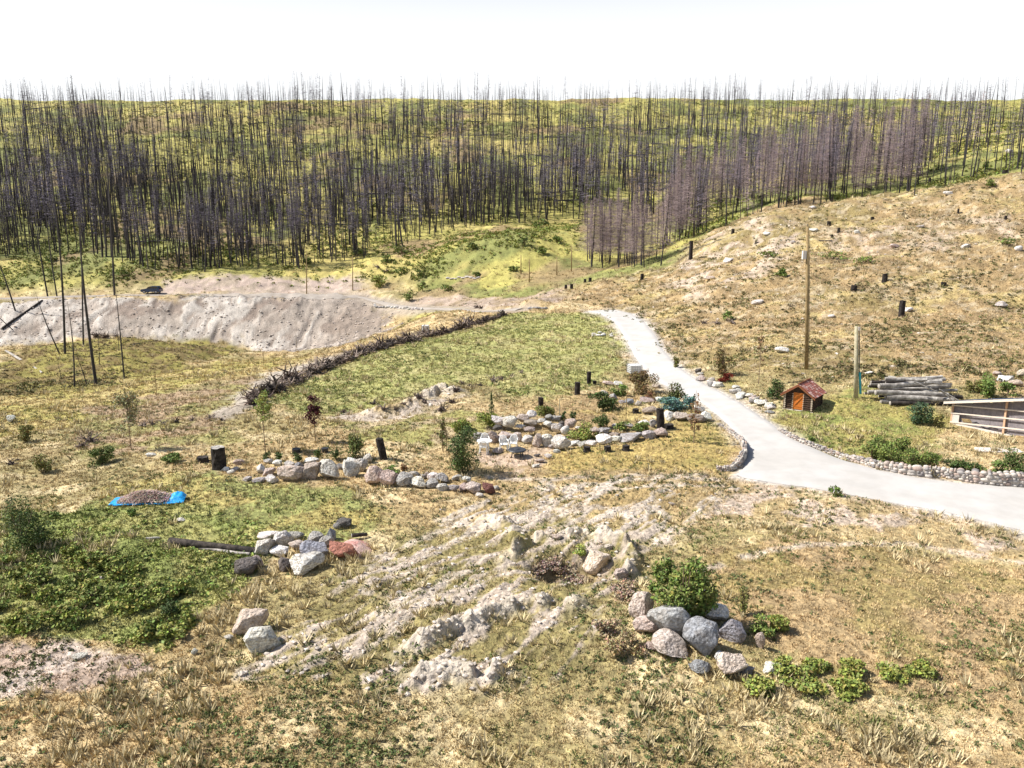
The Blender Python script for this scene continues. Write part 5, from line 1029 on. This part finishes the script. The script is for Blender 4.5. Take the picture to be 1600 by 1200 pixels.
# ------------------------------------------------------------------ grass, weeds and loose stones (nobody could count them)
def tufts(name, n, ysel, hsel, wsel, colf, label, blades=7, ymin=15, ymax=430, dens=GD, spread=.5, umax=.80, lean=.45):
    u = RNG.uniform(-umax, umax, n); l = RNG.uniform(math.log(ymin), math.log(ymax), n); g = gsample(dens, u, l); k = RNG.random(n) < g*ysel(np.exp(l), u); u, l = u[k], l[k]; y = np.exp(l); x = u*y; z = gsample(G, u, l)+CZ
    base = gsample(C0, u, l); n = len(u); hh = hsel(y)*RNG.uniform(.55, 1.35, n); ww = wsel(y); col = colf(base, x, y)
    B_ = np.repeat(np.stack([x, y, z-.02], 1), blades, 0); H_ = np.repeat(hh, blades)*RNG.uniform(.5, 1.1, n*blades); a = RNG.uniform(0, 6.283, n*blades); r = np.repeat(ww, blades)*spread
    B_[:, 0] += np.cos(a)*r*RNG.random(n*blades); B_[:, 1] += np.sin(a)*r*RNG.random(n*blades); a2 = RNG.uniform(0, 6.283, n*blades); w = np.repeat(ww, blades)*.12
    side = np.stack([-np.sin(a2), np.cos(a2), 0*a2], 1)*w[:, None]; tip = B_+np.stack([np.cos(a)*H_*lean, np.sin(a)*H_*lean, H_], 1)
    V = np.stack([B_-side, B_+side, tip], 1).reshape(-1, 3); cc = np.repeat(col, blades, 0)*RNG.uniform(.6, 1.4, (n*blades, 1)); cc = np.clip(cc, .01, .85)
    o = obj(name, mk_mesh(name, V, [np.arange(len(V)).reshape(-1, 3)], np.repeat(cc, 3, 0)), MT['leaf']); return tag(o, label, 'grass', kind='stuff')
tufts('dry_grass', 250000, lambda y, u: np.where(y < 140, .9, .35), lambda y: .06+.0016*y, lambda y: .13+.0026*y, lambda b, x, y: (lambda m: b*(.6+.35*m)+np.array([.285, .22, .13])*(1-.75*m)*(.6+.8*fbm(x/3, y/3, 61, 3))[:, None])(gsample(np.maximum(M['field'], M['green_bl']), x/y, np.log(y))[:, None]), 'dry straw coloured grass over the slopes', blades=7)
tufts('green_weeds', 60000, lambda y, u: np.clip((fbm(u*y/2.2, y/2.2, 66, 4)-.53)*6, 0, 1), lambda y: .09+.0017*y, lambda y: .20+.0026*y, lambda b, x, y: b*.25+np.array([.085, .115, .03])*(.7+.7*fbm(x, y, 62, 2))[:, None], 'scattered green weeds among the dry grass', blades=9, dens=np.clip(GD+.25*M['clay'], 0, 1.5), lean=.6)
tufts('tall_straw', 16000, lambda y, u: np.clip((fbm(u*y/3.5, y/3.5, 68, 3)-.50)*6, 0, 1), lambda y: .30+.002*y, lambda y: .26+.002*y, lambda b, x, y: np.array([.50, .42, .25])*(.7+.6*fbm(x, y, 63, 2))[:, None], 'tall bleached grass clumps', blades=14, ymax=170, lean=.55)
# shrubby undergrowth of the mountainside
def clumps(name, n, ymin, ymax, sel, size, col, label, m=14):
    u = RNG.uniform(-.8, .8, n); l = RNG.uniform(math.log(ymin), math.log(ymax), n); y = np.exp(l); x = u*y; k = RNG.random(n) < sel(x, y, u, l); u, l, x, y = u[k], l[k], x[k], y[k]; z = gsample(G, u, l)+CZ; n = len(u)
    s = size*RNG.uniform(.5, 1.4, n); c3 = np.stack([x, y, z], 1); p = np.repeat(c3, m, 0); d = RNG.normal(size=(n*m, 3)); d /= np.linalg.norm(d, axis=1)[:, None]; d[:, 2] = np.abs(d[:, 2])*.8; p += d*np.repeat(s, m)[:, None]*RNG.uniform(.5, 1, (n*m, 1))
    cc = np.repeat(col(x, y), m, 0); mb = MB(); leaves(mb, p, size*.33, cc); o = mb.build(name, MT['leaf']); return tag(o, label, 'undergrowth', kind='stuff')
clumps('undergrowth', 42000, 186, 430, lambda x, y, u, l: np.clip((fbm(x/12, y/12, 85, 4)-.42)*5, .06, 1)*(gsample(mt, u, l) > .5), .75, lambda x, y: np.array([.20, .215, .05])*(.5+1.0*fbm(x/8, y/8, 86, 3))[:, None], 'green undergrowth between the burnt trees')
clumps('hill_scrub', 26000, 55, 175, lambda x, y, u, l: np.clip((fbm(x/5, y/5, 87, 4)-.44)*4, .08, 1)*(gsample(np.maximum(M['hill'], M['mound']), u, l) > .4), .32, lambda x, y: np.array([.13, .12, .045])*(.6+.9*fbm(x/5, y/5, 88, 3))[:, None], 'low olive scrub dotting the brown hillside')
clumps('field_weeds', 9000, 58, 125, lambda x, y, u, l: np.clip((fbm(x/5, y/5, 89, 4)-.40)*5, .1, 1)*(gsample(M['field'], u, l) > .4), .30, lambda x, y: np.array([.17, .19, .055])*(.6+.8*fbm(x/5, y/5, 90, 3))[:, None], 'rough green growth covering the field', m=10)
clumps('small_weeds', 22000, 17, 110, lambda x, y, u, l: np.clip((fbm(x/4, y/4, 91, 4)-.44)*4, .06, 1)*(gsample(GD, u, l) > .12)*(gsample(road_m, u, l) < .02), .13, lambda x, y: np.array([.105, .12, .042])*(.6+.9*fbm(x/5, y/5, 90, 3))[:, None], 'small green weeds dotting the open ground', m=16)
clumps('leafy_cover', 9000, 22, 48, lambda x, y, u, l: np.clip((fbm(x/3, y/3, 94, 4)-.38)*5, .05, 1)*(gsample(M['green_bl'], u, l) > .4), .20, lambda x, y: np.array([.22, .25, .065])*(.6+.9*fbm(x/2, y/2, 90, 3))[:, None], 'low leafy growth covering the lower left slope', m=16)
# loose clods and stones
def pebbles(name, n, ymin, ymax, dens, size, label, tint=(.52, .46, .40)):
    u = RNG.uniform(-.78, .78, n); l = RNG.uniform(math.log(ymin), math.log(ymax), n); k = RNG.random(n) < gsample(dens, u, l); u, l = u[k], l[k]; y = np.exp(l); x = u*y; z = gsample(G, u, l)+CZ; n = len(u); V, Fc = ico(1); s = size*RNG.uniform(.3, 1.3, n)**1.5
    q = V[None]*(1+.35*RNG.normal(size=(n, len(V), 1))*.6)*s[:, None, None]*[1, 1, .65]; W = q+np.stack([x, y, z+s*.15], 1)[:, None]; F_ = (Fc[None]+(np.arange(n)*len(V))[:, None, None]).reshape(-1, 3); cc = np.array(tint)*RNG.uniform(.65, 1.3, (n, 1)); W = W.reshape(-1, 3)
    o = obj(name, mk_mesh(name, W, [F_], np.repeat(cc, len(V), 0)), MT['stones']); return tag(o, label, 'stones', kind='stuff')
pebbles('clods', 15000, 17, 48, np.clip(M['clay']*st*.8+np.clip(RM, 0, 1)*1.0, 0, 1), .075, 'loose pale clods over the worked clay')
pebbles('bank_stones', 9000, 140, 185, M['bank']*.8, .22, 'loose stones on the gravel bank', (.46, .40, .35))
pebbles('hill_stones', 5000, 60, 160, np.clip(M['hillpale']*.8+M['hillpale2']*.5+M['hill']*.10+M['claymid']*.5+M['cornerpale']*.4, 0, 1), .16, 'loose pale stones on the hillside')
